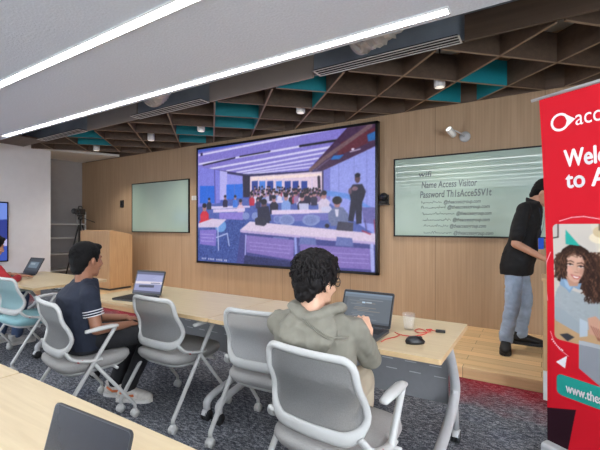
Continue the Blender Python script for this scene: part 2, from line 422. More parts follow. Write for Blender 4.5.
TEALW = {(-5.2, 4), (-6.1, 4), (-6.1, 1), (-7.9, 0), (-8.8, 0), (-9.7, -1), (-10.6, -1), (-11.5, -4), (-10.6, -4)}   # (x-y, index of cell along x+y from 0.05)
TEALU = {(3, 4.55), (3, -1), (1, 1.85)}
n_trim = 4
for w in Wv:
    b = MB(); any_ = False
    for i in range(len(U) - 1):
        u0, u1 = U[i], U[i + 1]; s = clip(((u0 + w) / 2, (u0 - w) / 2), ((u1 + w) / 2, (u1 - w) / 2))
        if not s: continue
        k = i - 9
        board(b, s[0], s[1], 1 if any(abs(w - tw) < 0.01 and k == tk for tw, tk in TEALW) else 0); any_ = True
    if any_: struct(b.build('trim_%d' % n_trim, [RIB, TEAL, RIBEDGE])); n_trim += 1
TU = {(4.55, -6.1), (1.85, -7.0), (0.95, -8.8), (0.05, -10.6)}      # (x+y, lower x-y of the cell)
for u in U:
    b = MB(); any_ = False
    for i in range(len(Wv) - 1):
        w0, w1 = Wv[i], Wv[i + 1]; s = clip(((u + w0) / 2, (u - w0) / 2), ((u + w1) / 2, (u - w1) / 2))
        if not s: continue
        board(b, s[0], s[1], 1 if any(abs(u - a) < 0.01 and abs(w0 - c) < 0.01 for a, c in TU) else 0); any_ = True
    if any_: struct(b.build('trim_%d' % n_trim, [RIB, TEAL, RIBEDGE])); n_trim += 1

# ------------------------------------------------------------------ ceiling lights, grilles, ducts
def strip(y, x0, x1, label, name='ceiling_light'):
    t = thing(name, label, 'light', (0, 0, 0), 0, 'recessed ceiling light strips')
    b = MB(); b.box(((x0 + x1) / 2, y, CZ - 0.004), (x1 - x0, 0.070, 0.012)); b.build('diffuser', LIGHTMAT, t)
    b = MB()
    for s in (-1, 1): b.box(((x0 + x1) / 2, y + s * 0.039, CZ - 0.004), (x1 - x0 + 0.02, 0.009, 0.016))
    for x in (x0 - 0.006, x1 + 0.006): b.box((x, y, CZ - 0.004), (0.009, 0.1, 0.016))
    b.build('frame', WHITEPL, t)
strip(2.60, -7.0, -0.51, 'long white ceiling light strip along the cut edge of the ceiling, nearest the screen')
strip(1.63, -7.4, 1.6, 'long white ceiling light strip crossing the top left corner of the photo')
for k in range(6):
    strip(0.66 - 0.97 * k, -7.4, 1.6, 'light strip behind the viewer, %s line from top in the reflections on glass' % ('third', 'fourth', 'fifth', 'sixth', 'seventh', 'eighth')[k])

def grille(x0, x1, label):
    t = thing('air_grille', label, 'air vent', ((x0 + x1) / 2, FY - 0.06, 2.92), 0, 'linear air grilles below the ceiling')
    L = x1 - x0
    b = MB(); b.box((0, -0.075, 0.003), (L, 0.010, 0.006)); b.box((0, 0.075, 0.003), (L, 0.010, 0.006))
    for s in (-1, 1): b.box((s * (L / 2 - 0.008), 0, 0.003), (0.014, 0.160, 0.006))
    b.build('frame', WHITEPL, t)
    for s in (-1, 1):
        b = MB(); b.box((0, s * 0.026, 0.002), (L - 0.03, 0.010, 0.003)); b.build('blade', WHITEPL, t)
    b = MB(); b.box((0, 0, 0.015), (L - 0.03, 0.138, 0.010)); b.build('plenum_box', DARKVOID, t)
grille(-1.96, -0.57, 'long slotted white air grille over the right side of the big screen')
grille(-4.97, -3.56, 'long slotted white air grille above the left whiteboard')
grille(-7.72, -6.34, 'long slotted white air grille nearest the far grey wall')
def duct(x, label):
    t = thing('foil_duct', label, 'duct', (x, 3.08, 2.985), 0, 'foil ducts in the open ceiling')
    b = MB(); path = smooth_path([(-0.16, 0.17, 0.075), (-0.04, 0.12, 0.075), (0.12, 0.06, 0.09), (0.26, 0.0, 0.2), (0.30, -0.03, 0.5)], 10)
    b.tube(path, [0.125 + 0.012 * math.sin(i * 2.1) for i in range(len(path))], 22)
    me = b.mesh('foil_duct')
    for v in me.vertices:
        n = mnoise.noise(v.co * 18) * 0.042 + mnoise.noise(v.co * 45) * 0.022; v.co += v.normal * n
    me.materials.append(FOIL); link('sleeve', me, t)
    b = MB(); b.tube([(-0.20, 0.185, 0.075), (-0.15, 0.165, 0.075)], [0.135, 0.135], 22); b.build('collar', ALU, t)
duct(-1.22, 'crumpled silver foil duct in the open ceiling above the right air grille')
duct(-4.15, 'crumpled silver foil duct in the open ceiling above the middle air grille')
dl = [(-0.96, 'round white downlight beside the teal ceiling boards at the right'), (-2.78, 'round white downlight in the dark ceiling grid above the middle of the big screen'),
      (-4.69, 'round white downlight in the ceiling grid over the left edge of the big screen'), (-5.96, 'round white downlight in the ceiling grid above the left whiteboard'),
      (-7.7, 'round white downlight in the ceiling grid closest to the grey left wall')]
for i, (x, lb) in enumerate(dl):
    if i == 0:
        first = t = thing('downlight', lb, 'ceiling lamp', (x, 4.45, 2.9), 0, 'white downlights in the ceiling grid')
        b = MB(); b.lathe([(0.055, 0.0), (0.06, 0.01), (0.06, 0.12), (0.05, 0.13), (0.0, 0.13)]); b.build('housing', WHITEPL, t)
        b = MB(); b.lathe([(0.0, -0.001), (0.046, -0.001), (0.046, 0.003), (0.0, 0.003)]); b.build('lens', emit('downlight_lens', (255, 246, 230), 0.6), t)  # faint lens glow is added as well
        ld = bpy.data.lights.new('added_beam', 'SPOT'); ld.energy = ADDED_BEAM_WATTS; ld.color = (1.0, 0.93, 0.84); ld.spot_size = math.radians(112); ld.spot_blend = 0.9; ld.shadow_soft_size = 0.05  # added spot to brighten platform and wall; the lamp itself is off
        link('added_beam', ld, t, (0, 0, -0.012))
        b = MB(); b.cyl((0, 0, 0.12), (0, 0, 0.67), 0.008); b.build('stem', CHARCOAL, t)
    else:
        c = copy_tree(first); c.location = (x, 4.45, 2.9); c['label'] = lb
# ------------------------------------------------------------------ a small painter for screens and prints
class Canvas:
    def __init__(s, w, h, bg):
        s.w, s.h = w, h; s.a = np.ones((h, w, 3)) * np.array(bg, float)
        s.X, s.Y = np.meshgrid(np.arange(w) + 0.5, np.arange(h) + 0.5)
    def _blend(s, sl, m, col):
        s.a[sl] = s.a[sl] * (1 - m[..., None]) + np.array(col, float) * m[..., None]
    def _sl(s, x0, x1, y0, y1):
        x0, x1 = max(0, int(x0) - 2), min(s.w, int(x1) + 3); y0, y1 = max(0, int(y0) - 2), min(s.h, int(y1) + 3)
        return (slice(y0, max(y0, y1)), slice(x0, max(x0, x1)))
    def poly(s, P, col, al=1.0):
        P = np.array(P, float); sl = s._sl(P[:, 0].min(), P[:, 0].max(), P[:, 1].min(), P[:, 1].max())
        X, Y = s.X[sl], s.Y[sl]
        if X.size == 0: return
        acc = np.zeros(X.shape)
        for ox, oy in ((-.25, -.25), (.25, -.25), (-.25, .25), (.25, .25)):
            ins = np.zeros(X.shape, bool); n = len(P)
            for i in range(n):
                x1, y1 = P[i]; x2, y2 = P[(i + 1) % n]
                c = ((y1 > Y + oy) != (y2 > Y + oy)) & (X + ox < (x2 - x1) * (Y + oy - y1) / ((y2 - y1) if y2 != y1 else 1e-9) + x1)
                ins ^= c
            acc += ins
        s._blend(sl, acc / 4 * al, col)
    def ell(s, c, r, col, al=1.0, ang=0.0, soft=0.0):
        R = max(r) * (1 + soft); sl = s._sl(c[0] - R, c[0] + R, c[1] - R, c[1] + R); X, Y = s.X[sl] - c[0], s.Y[sl] - c[1]
        if X.size == 0: return
        ca, sa = math.cos(ang), math.sin(ang); x = X * ca + Y * sa; y = -X * sa + Y * ca
        d = np.sqrt((x / r[0]) ** 2 + (y / r[1]) ** 2); e = max(soft, 0.6 / max(min(r), 0.6))
        s._blend(sl, np.clip((1 - d) / e + 0.5, 0, 1) * al, col)
    def line(s, P, w, col, al=1.0):
        for (x1, y1), (x2, y2) in zip(P, P[1:]):
            sl = s._sl(min(x1, x2) - w, max(x1, x2) + w, min(y1, y2) - w, max(y1, y2) + w); X, Y = s.X[sl], s.Y[sl]
            if X.size == 0: continue
            dx, dy = x2 - x1, y2 - y1; L = dx * dx + dy * dy or 1e-9; t = np.clip(((X - x1) * dx + (Y - y1) * dy) / L, 0, 1)
            d = np.hypot(X - x1 - t * dx, Y - y1 - t * dy); s._blend(sl, np.clip(w / 2 - d + 0.5, 0, 1) * al, col)
    def speckle(s, P, amp, seed, size=2):
        P = np.array(P, float); sl = s._sl(P[:, 0].min(), P[:, 0].max(), P[:, 1].min(), P[:, 1].max())
        rg = np.random.default_rng(seed); h, w = s.a[sl].shape[:2]
        n = rg.normal(0, amp, (h // size + 1, w // size + 1)).repeat(size, 0).repeat(size, 1)[:h, :w]
        m = Canvas(s.w, s.h, (0, 0, 0)); m.poly(P, (1, 1, 1)); k = m.a[sl][..., 0]
        s.a[sl] = np.clip(s.a[sl] + (n * k)[..., None], 0, 255)
    def to_mesh(s, name, W_, H_, m, parent, flip=False, loc=(0, 0, 0), rot=(0, 0, 0)):
        """vertical print facing local -y, lower left corner at the origin; the picture is a colour attribute"""
        w, h = s.w, s.h; xs = np.linspace(0, W_, w); zs = np.linspace(H_, 0, h); X, Z = np.meshgrid(xs, zs)
        co = np.stack([X, np.zeros_like(X), Z], -1).reshape(-1, 3)
        i = np.arange(h * w).reshape(h, w); q = np.stack([i[1:, :-1], i[1:, 1:], i[:-1, 1:], i[:-1, :-1]], -1).reshape(-1, 4)
        me = bpy.data.meshes.new(name); me.from_pydata(co.tolist(), [], q.tolist())
        v = s.a / 255.0; l = np.where(v <= 0.04045, v / 12.92, ((v + 0.055) / 1.055) ** 2.4)
        at = me.attributes.new('picture', 'FLOAT_COLOR', 'POINT'); at.data.foreach_set('color', np.concatenate([l, np.ones((h, w, 1))], -1).reshape(-1).astype(np.float32))
        me.materials.append(m); return link(name, me, parent, loc, rot)

# ------------------------------------------------------------------ things on the front wall
# big video wall
SX0, SX1, SZ0, SZ1 = -5.555, -1.945, 0.665, 2.84
SY = FRONT - 0.085
t = thing('video_wall', 'huge wall-mounted video screen showing a full conference room', 'screen', ((SX0 + SX1) / 2, FRONT, SZ0))
bw = SX1 - SX0; bh = SZ1 - SZ0
b = MB(); b.box((0, -0.04, bh / 2), (bw - 0.02, 0.076, bh - 0.02)); b.build('cabinet', BEZEL, t)
b = MB()
for s in (-1, 1): b.box((s * (bw / 2 - 0.02), -0.045, bh / 2), (0.04, 0.09, bh), 0.004)
b.box((0, -0.045, 0.02), (bw, 0.09, 0.04), 0.004); b.box((0, -0.045, bh - 0.02), (bw, 0.09, 0.04), 0.004)
b.build('bezel', BEZEL, t)
IW, IH = bw - 0.08, bh - 0.08
PW, PH = 440, 264
cv = Canvas(PW, PH, (70, 90, 190))
def S(px, py):
    p = on_plane(px, py, (0, SY, 0), (0, 1, 0)); return ((p.x - SX0 - 0.04) / IW * PW, (SZ1 - 0.04 - p.z) / IH * PH)
def SP(*pts): return [S(*p) for p in pts]
def K(x, y): return (190 + x / 3.0, 120 + y / 3.0)          # positions read off a 3x enlargement of the screen
def KP(*pts): return [S(*K(*p)) for p in pts]
rnd = random.Random(5)
cv.poly(KP((10, 120), (300, 150), (300, 215), (10, 215)), (150, 150, 236))
cv.poly(KP((20, 100), (480, 10), (475, 26), (360, 148), (330, 160), (165, 166), (20, 140)), (132, 122, 210))           # ceiling
for a, c2, w in (((28, 106), (330, 46), 5), ((330, 46), (440, 26), 3), ((28, 133), (445, 60), 5), ((60, 147), (420, 82), 5), ((110, 153), (405, 98), 4), ((140, 158), (385, 115), 4), ((160, 161), (370, 130), 3), ((175, 163), (360, 142), 3)):
    cv.line(KP(a, c2), w * 0.8, (222, 218, 255))
cv.line(KP((150, 110), (240, 94)), 3, (30, 28, 48)); cv.line(KP((40, 136), (135, 114)), 3.5, (40, 36, 66)); cv.line(KP((330, 79), (445, 61)), 4.5, (24, 22, 36))
cv.poly(KP((20, 140), (170, 163), (400, 150), (400, 158), (172, 171), (20, 146)), (52, 48, 96))
# open ceiling at the right
cv.poly(KP((475, 20), (560, 0), (560, 80), (400, 152), (358, 148)), (64, 34, 70))
cv.poly(KP((452, 68), (556, 22), (556, 60), (440, 110)), (92, 30, 48)); cv.poly(KP((530, 45), (556, 34), (556, 60), (534, 66)), (36, 100, 170)); cv.poly(KP((430, 108), (462, 104), (448, 118), (420, 120)), (40, 110, 190))
cv.line(KP((362, 150), (400, 118), (540, 18)), 8, (112, 84, 92)); cv.line(KP((376, 150), (420, 116)), 3, (96, 76, 110))
cv.ell(S(*K(488, 88)), (3, 2), (230, 220, 240)); cv.line(KP((480, 96), (510, 88)), 2, (200, 190, 220))
# right wall
cv.poly(KP((400, 152), (558, 78), (558, 345), (520, 322), (400, 240)), (150, 158, 236))
cv.poly(KP((400, 152), (420, 143), (420, 240), (400, 232)), (118, 120, 206)); cv.line(KP((446, 132), (446, 225)), 1.5, (126, 132, 214)); cv.line(KP((492, 110), (492, 165)), 1.5, (130, 138, 216)); cv.line(KP((530, 92), (530, 330)), 1.5, (126, 132, 214))
cv.poly(KP((402, 226), (470, 236), (545, 272), (545, 262), (470, 220), (402, 210)), (86, 140, 224), 0.8)
# left wall with windows
cv.poly(KP((24, 140), (92, 152), (92, 258), (24, 262)), (130, 130, 226)); cv.poly(KP((90, 152), (112, 156), (112, 240), (90, 240)), (184, 180, 246))
cv.poly(KP((30, 198), (74, 198), (74, 250), (30, 250)), (34, 104, 222)); cv.poly(KP((110, 194), (158, 192), (158, 234), (110, 238)), (36, 110, 226)); cv.line(KP((74, 150), (76, 250)), 3, (88, 84, 170))
cv.line(KP((134, 194), (134, 236)), 2, (90, 110, 210)); cv.line(KP((52, 198), (52, 250)), 2, (60, 110, 220))
cv.poly(KP((158, 166), (180, 168), (180, 232), (160, 232)), (34, 28, 58))
# far opening
cv.poly(KP((180, 170), (400, 154), (400, 232), (180, 236)), (228, 204, 226)); cv.poly(KP((184, 172), (398, 160), (398, 168), (184, 182)), (250, 226, 224))
for x in (186, 208, 232, 258, 284, 308, 334): cv.poly(KP((x, 184), (x + 18, 183), (x + 18, 210), (x, 212)), rnd.choice(((48, 112, 216), (70, 130, 226), (30, 60, 150))))
for x in (205, 230, 256, 282, 306, 332, 366): cv.line(KP((x, 176), (x, 225)), 2, (214, 196, 232))
cv.line(KP((386, 172), (388, 216)), 6, (36, 26, 52)); cv.line(KP((398, 156), (398, 230)), 3, (40, 30, 70))
# carpet and rows of desks
cv.poly(KP((24, 262), (150, 236), (400, 236), (520, 322), (560, 350), (560, 450), (24, 440)), (78, 96, 176))
cv.poly(KP((24, 335), (130, 296), (190, 300), (160, 440), (24, 425)), (56, 80, 156)); cv.speckle(KP((24, 300), (190, 296), (180, 440), (24, 430)), 13, 3, 2)
def person_(x, y, s, shirt, hair=(24, 20, 34), skin=(178, 128, 132)):
    c = K(x, y); q = S(*c); k = s * PW / 178.0 / 3
    cv.poly([(q[0] - 9 * k, q[1] + 30 * k), (q[0] - 10 * k, q[1] + 12 * k), (q[0] - 4 * k, q[1] + 6 * k), (q[0] + 4 * k, q[1] + 6 * k), (q[0] + 10 * k, q[1] + 12 * k), (q[0] + 9 * k, q[1] + 30 * k)], shirt)
    cv.ell((q[0], q[1] + 1 * k), (4.6 * k, 6.2 * k), skin); cv.ell((q[0], q[1] - 3 * k), (5 * k, 4 * k), hair)
shirts = [(34, 30, 60), (60, 66, 120), (190, 186, 226), (128, 150, 220), (170, 60, 90), (44, 44, 84), (220, 214, 240), (90, 60, 110), (24, 24, 44), (150, 120, 170)]
for row, (y, x0, x1, s, n) in enumerate(((206, 190, 392, 0.55, 26), (214, 186, 392, 0.65, 24), (222, 182, 394, 0.75, 22))):
    for i in range(n): person_(x0 + (x1 - x0) * (i + rnd.random() * 0.7) / n, y + rnd.uniform(-4, 4), s, rnd.choice(shirts), skin=rnd.choice(((186, 136, 140), (150, 100, 110), (206, 160, 164))))
for x, y, w in ((60, 262, 120), (235, 246, 60), (320, 250, 100)): cv.poly(KP((x, y - 3), (x + w, y - 5), (x + w, y + 1), (x, y + 5)), (214, 202, 240))
for x, y, s, c in ((58, 240, 0.9, (30, 40, 70)), (106, 232, 0.9, (40, 36, 70)), (136, 232, 0.9, (60, 120, 220)), (152, 246, 1.1, (226, 190, 214)), (186, 226, 0.9, (190, 40, 70)), (204, 238, 0.8, (50, 46, 90)), (252, 236, 1.3, (30, 26, 50)), (288, 230, 1.4, (130, 160, 226)), (336, 232, 1.3, (36, 32, 58)), (398, 228, 1.2, (206, 196, 226)), (352, 220, 0.9, (30, 26, 54)), (372, 222, 0.9, (44, 40, 70))): person_(x, y, s, c)
cv.poly(KP((70, 268), (165, 264), (165, 274), (70, 278)), (220, 204, 240)); cv.poly(KP((88, 278), (160, 276), (160, 300), (88, 296)), (140, 124, 214))
cv.poly(KP((245, 270), (420, 268), (424, 278), (245, 284)), (228, 208, 240)); cv.poly(KP((250, 284), (420, 280), (420, 300), (250, 306)), (112, 112, 190))
for x in (168, 196): cv.ell(S(*K(x, 288)), (10, 8), (130, 146, 206)); 
for x in (262, 290, 350, 378): cv.ell(S(*K(x, 298)), (9, 8), (130, 144, 206)); cv.ell(S(*K(x, 298)), (7, 6), (108, 124, 192))
person_(402, 224, 1.4, (214, 200, 226)); cv.poly(KP((326, 250), (356, 250), (356, 268), (328, 270)), (196, 196, 230)); cv.poly(KP((392, 262), (420, 258), (432, 276), (396, 276)), (206, 204, 236))
# presenter at the right
cv.poly(KP((476, 212), (488, 194), (516, 192), (527, 214), (522, 232), (516, 246), (514, 310), (498, 312), (496, 270), (490, 305), (474, 302), (482, 240)), (26, 24, 50))
cv.ell(S(*K(502, 176)), (5.2, 8), (86, 58, 70)); cv.ell(S(*K(502, 166)), (5.5, 4), (20, 18, 34)); cv.ell(S(*K(494, 206)), (6, 4), (130, 96, 112)); cv.ell(S(*K(480, 214)), (3.5, 6), (100, 74, 92))
cv.poly(KP((516, 262), (556, 262), (556, 312), (520, 308)), (104, 100, 170)); cv.line(KP((524, 300), (530, 340)), 2, (80, 74, 130)); cv.line(KP((552, 300), (556, 350)), 2, (140, 40, 70))
# left desk, red shirt
cv.ell(S(*K(92, 318)), (17, 14), (110, 160, 226)); person_(44, 262, 1.7, (214, 44, 64)); cv.poly(KP((28, 304), (62, 296), (72, 296), (70, 312), (28, 314)), (214, 40, 60))
cv.poly(KP((26, 310), (66, 296), (110, 298), (84, 322), (26, 322)), (218, 202, 230)); cv.poly(KP((30, 330), (80, 328), (78, 378), (30, 372)), (132, 116, 206))
for z in (342, 352, 362): cv.line(KP((34, z), (72, z + 2)), 1, (200, 190, 240))
cv.line(KP((84, 322), (86, 390)), 3, (190, 196, 240)); cv.line(KP((112, 340), (80, 352)), 3, (180, 190, 236)); cv.line(KP((112, 340), (118, 376)), 3, (180, 190, 236))
# front desk with two sitters
person_(222, 252, 1.9, (30, 30, 58), skin=(110, 76, 88)); cv.poly(KP((202, 262), (236, 258), (244, 302), (204, 304)), (32, 32, 62))
for x in (290, 362): cv.ell(S(*K(x, 300)), (19, 11), (136, 150, 206)); cv.ell(S(*K(x, 300)), (14, 8), (118, 132, 192))
person_(441, 246, 1.8, (108, 116, 158)); cv.poly(KP((414, 280), (430, 262), (458, 262), (474, 282), (474, 312), (416, 308)), (108, 118, 160)); cv.poly(KP((434, 268), (446, 268), (444, 290), (438, 290)), (216, 212, 236)); cv.ell(S(*K(441, 241)), (10, 7.5), (22, 18, 28))
cv.poly(KP((180, 304), (555, 340), (556, 368), (150, 330)), (222, 204, 230)); cv.poly(KP((150, 330), (556, 366), (556, 374), (152, 337)), (190, 170, 220))
cv.poly(KP((195, 296), (206, 290), (226, 294), (230, 312), (222, 318), (196, 314)), (40, 38, 62)); cv.poly(KP((444, 304), (490, 308), (488, 334), (438, 330)), (62, 60, 82)); cv.ell(S(*K(411, 317)), (5, 4), (26, 24, 40)); cv.line(KP((516, 332), (540, 342)), 2.5, (160, 44, 80))
cv.poly(KP((152, 337), (556, 374), (560, 470), (140, 430)), (62, 66, 140))
for x in (250, 330, 440): cv.poly(KP((x, 350), (x + 46, 354), (x + 50, 380), (x - 4, 376)), (104, 116, 182))
cv.poly(KP((168, 345), (312, 360), (310, 420), (170, 396)), (132, 112, 190)); cv.poly(KP((330, 372), (545, 386), (545, 448), (332, 436)), (130, 110, 188)); cv.line(KP((168, 345), (165, 430)), 3, (176, 176, 236)); cv.line(KP((545, 376), (548, 450)), 7, (170, 176, 236)); cv.line(KP((316, 356), (318, 400)), 6, (150, 160, 230))
for k in range(3):
    cv.line(KP((180, 366 + 11 * k), (300, 378 + 11 * k)), 1, (190, 176, 240), 0.8); cv.line(KP((345, 394 + 13 * k), (535, 404 + 13 * k)), 1, (190, 176, 240), 0.8)
cv.poly(KP((165, 405), (320, 425), (320, 450), (160, 440)), (36, 44, 100)); cv.speckle(KP((150, 400), (330, 425), (330, 450), (150, 450)), 10, 9, 2)
for i in range(16):
    if i % 5 != 3: q = S(*K(36 + i * 4.8, 414 + i * 0.45)); cv.poly([(q[0], q[1] - 2), (q[0] + 3.2, q[1] - 2), (q[0] + 3.2, q[1] + rnd.choice((1.5, 2.4))), (q[0], q[1] + 1.8)], (226, 222, 244), 0.85)
q = S(*K(35, 104)); cv.poly([(q[0] - 3, q[1] - 4), (q[0] + 4, q[1] - 4), (q[0] + 4, q[1] + 3), (q[0] - 3, q[1] + 3)], (40, 34, 80))
cv.speckle([(0, 0), (PW, 0), (PW, PH), (0, PH)], 6, 31, 2)
for _ in range(2):
    q = np.pad(cv.a, ((1, 1), (1, 1), (0, 0)), 'edge'); cv.a = (2 * q[1:-1, 1:-1] + q[:-2, 1:-1] + q[2:, 1:-1] + q[1:-1, :-2] + q[1:-1, 2:]) / 6
cv.to_mesh('screen', IW, IH, vcol_mat('screen_picture', SCREEN_POWER), t, loc=(-bw / 2 + 0.04, -0.0865, 0.04))

# glass writing boards
def glass_board(x0, x1, z0, z1, label):
    t = thing('whiteboard', label, 'whiteboard', ((x0 + x1) / 2, FRONT, z0), 0)
    w, h = x1 - x0, z1 - z0
    b = MB(); b.box((0, -0.014, h / 2), (w - 0.03, 0.022, h - 0.03)); b.build('glass_panel', GLASSBOARD, t)
    b = MB()
    for s in (-1, 1): b.box((s * (w / 2 - 0.009), -0.016, h / 2), (0.018, 0.032, h))
    for z in (0.009, h - 0.009): b.box((0, -0.016, z), (w, 0.032, 0.018))
    b.build('frame', BLACKFRAME, t); return t
glass_board(-7.64, -5.83, 1.225, 2.285, 'blank pale green glass writing board left of the big screen')
WX0, WZ0 = -1.735, 1.215
wb = glass_board(WX0, 0.72, WZ0, 2.285, 'pale green glass writing board with handwritten notes behind the standing man')
def wtext(s, x, z, size, width=None, bold=0.0, shear=0.12, rz=0.0):
    M = Matrix.Translation((x - (WX0 + 0.72) / 2, -0.0262, z - WZ0)) @ Matrix.Rotation(rz, 4, 'Y') @ Matrix.Rotation(math.radians(90), 4, 'X')
    return text_mesh(s, size, INK, 'handwriting', wb, M, bold, shear, 0.0004, width)
wtext('wifi', -1.40, 2.015, 0.10, 0.17, 0.001)
wtext('Name Access Visitor', -1.36, 1.862, 0.125, 0.68, 0.0015)
wtext('Password Th1sAcce55V1t', -1.38, 1.735, 0.125, 0.86, 0.0015)
def scribble(b, x, z, n, rg):
    pts = []
    for i in range(n * 6): pts.append((x + i * 0.0075, -0.0265, z + 0.022 * abs(math.sin(i * 1.25 + rg.random() * 1.4)) * rg.uniform(0.5, 1.1) + (0.022 if rg.random() < 0.09 else 0)))
    b.tube(pts, (0.0026, 0.0006), 6, ref=(0, 1, 0)); return pts[-1][0]
rg = random.Random(3)
for k, (z, x0, n, x1) in enumerate(((1.655, -1.36, 6, -0.64), (1.588, -1.36, 7, -0.54), (1.505, -1.34, 9, -0.52), (1.425, -1.34, 8, -0.54), (1.345, -1.33, 7, -0.58), (1.258, -1.33, 8, -0.50))):
    b = MB(); off = (WX0 + 0.72) / 2
    xe = scribble(b, x0 - off, z - WZ0, n, rg); b.build('handwriting', INK, wb)
    wtext('@theaccessgroup.com', xe + off + 0.02, z - 0.005, 0.062, x1 - (xe + off) - 0.02, 0.0008, 0.25)

# wall spotlight
t = thing('wall_spotlight', 'small white adjustable spotlight on the wall above the handwritten notes', 'lamp', (-0.82, FRONT, 2.487))
RX = Matrix.Rotation(math.radians(90), 4, 'X')
b = MB(); b.lathe([(0.0, 0.0), (0.062, 0.0), (0.066, 0.004), (0.066, 0.022), (0.058, 0.03), (0.0, 0.03)], M=RX); b.build('base', ALU, t)
b = MB(); b.tube([(0, -0.03, 0.01), (-0.02, -0.08, 0.02), (-0.07, -0.13, 0.05), (-0.12, -0.15, 0.075)], 0.008); b.build('arm', ALU, t)
hd = Vector((-0.38, -0.72, 0.58)).normalized(); Mh = hd.to_track_quat('Z', 'Y').to_matrix().to_4x4(); hc = Vector((-0.135, -0.17, 0.045))
b = MB(); b.lathe([(0.0, -0.07), (0.03, -0.07), (0.036, -0.06), (0.040, 0.06), (0.038, 0.064), (0.034, 0.06), (0.030, 0.045), (0.0, 0.045)], hc, M=Mh); b.build('lamp_head', WHITEPL, t)
b = MB(); b.lathe([(0.0, 0.046), (0.029, 0.046), (0.029, 0.052), (0.0, 0.054)], hc, M=Mh); b.build('bulb', emit('spot_bulb', (255, 252, 240), 3.0), t)
# conference camera beside the screen
t = thing('conference_camera', 'black video conference camera on the wall at the right edge of the screen', 'camera', (-1.86, FRONT, 1.73))
b = MB(); b.box((0, -0.012, 0), (0.10, 0.024, 0.14), 0.006); b.build('wall_plate', BLACKP, t)
b = MB(); b.box((0, -0.075, -0.07), (0.13, 0.13, 0.02), 0.006); b.box((0, -0.03, -0.05), (0.04, 0.03, 0.05)); b.build('shelf', BLACKP, t)
b = MB(); b.lathe([(0.0, -0.06), (0.055, -0.06), (0.062, -0.05), (0.062, -0.03), (0.045, -0.02), (0.0, -0.02)], (0, -0.085, 0.0)); b.build('camera_base', BLACKP, t)
b = MB(); b.ell((0, -0.085, 0.035), (0.062, 0.06, 0.058)); b.build('camera_head', BLACKP, t)
b = MB(); b.cyl((0, -0.13, 0.035), (0, -0.152, 0.033), 0.034); b.build('lens', mat('lens_glass', (30, 34, 50), 0.08), t)
# control panel and switches
t = thing('control_panel', 'small black control panel on the wall left of the blank whiteboard', 'control panel', (-8.03, FRONT, 1.86))
b = MB(); b.box((0, -0.01, 0), (0.12, 0.02, 0.16), 0.004); b.build('housing', BLACKP, t); b = MB(); b.box((0, -0.0205, 0.01), (0.09, 0.002, 0.10)); b.build('display', GLASSOFF, t)
for i, dx in enumerate((-0.035, 0.035)):
    t = thing('light_switch', ('left' if i == 0 else 'right') + ' one of two small white wall switches between the whiteboard and the screen', 'switch', (-5.71 + dx, FRONT, 1.905), 0, 'white wall switches')
    b = MB(); b.box((0, -0.006, 0), (0.055, 0.012, 0.085), 0.003); b.build('plate', WHITEPL, t)
    b = MB(); b.box((0, -0.014, 0), (0.026, 0.006, 0.042), 0.001); b.build('rocker', WHITEP, t)
# display on the left wall
t = thing('wall_display', 'flat display with a lit blue picture on the far left grey wall', 'screen', (-8.70, 2.28, 0.68), math.radians(90))
b = MB(); b.box((0, -0.03, 0.57), (2.0, 0.05, 1.14), 0.006); b.build('housing', BEZEL, t)
c2 = Canvas(120, 70, (60, 90, 190)); c2.poly([(0, 0), (120, 0), (120, 24), (0, 30)], (120, 150, 236)); c2.poly([(60, 24), (120, 20), (120, 44), (60, 50)], (40, 60, 150)); c2.poly([(96, 26), (112, 24), (112, 60), (98, 60)], (24, 26, 60)); c2.poly([(0, 50), (120, 44), (120, 52), (0, 60)], (200, 196, 240))
c2.to_mesh('screen', 1.95, 1.09, vcol_mat('side_screen_picture', 0.8), t, loc=(-0.975, -0.0565, 0.025))

# lectern on the platform
t = thing('lectern', 'large pale oak lectern standing on the platform by the far corner', 'lectern', (-7.62, 4.61, 0.10))
b = MB(); Mx = Matrix.Translation((-0.52, 0, 0)) @ Matrix(((0, 0, 1, 0), (1, 0, 0, 0), (0, 1, 0, 0), (0, 0, 0, 1)))
b.prism([(-0.245, 0.04), (0.245, 0.04), (0.245, 1.08), (-0.20, 1.165), (-0.245, 1.165)], 0.0, 1.04, Mx); b.build('body', LECTERNWOOD, t)
b = MB(); b.box((0, 0, 0.02), (1.0, 0.45, 0.04)); b.build('plinth', CHARCOAL, t)
b = MB(); b.box((0, 0.02, 1.130), (0.98, 0.42, 0.018), rot=Matrix.Rotation(math.radians(-10.8), 3, 'X')); b.build('reading_top', LECTERNWOOD, t)
# tripod with a camera
t = thing('camera_tripod', 'black video camera tripod behind the oak lectern in the corner', 'tripod', (-8.62, 4.62, 0.10))
b = MB(); b.cyl((0, 0, 0.75), (0, 0, 1.42), 0.016); b.build('centre_column', BLACKP, t)
for a in (200, 320, 80):
    d = V(math.cos(math.radians(a)), math.sin(math.radians(a)), 0)
    b = MB(); b.cyl(V(0, 0, 1.28) + d * 0.04, V(0, 0, 0.02) + d * 0.42, 0.017, 0.012); b.ell(V(0, 0, 0.015) + d * 0.424, (0.02, 0.02, 0.015)); b.build('leg', BLACKP, t)
    b = MB(); b.cyl(V(0, 0, 0.78), V(0, 0, 0.66) + d * 0.23, 0.006); b.build('brace', BLACKP, t)
b = MB(); b.lathe([(0.0, 1.40), (0.045, 1.40), (0.05, 1.44), (0.03, 1.47), (0.0, 1.47)]); b.box((0, 0, 1.485), (0.07, 0.12, 0.025), 0.005); b.cyl((0, 0.0, 1.46), (0.22, 0.2, 1.34), 0.008); b.build('pan_head', BLACKP, t)
t2 = thing('video_camera', 'black video camera mounted on the tripod in the corner', 'camera', (-8.62, 4.62, 1.5985), math.radians(35))
b = MB(); b.box((0, 0, 0.075), (0.11, 0.24, 0.13), 0.012); b.build('body', BLACKP, t2)
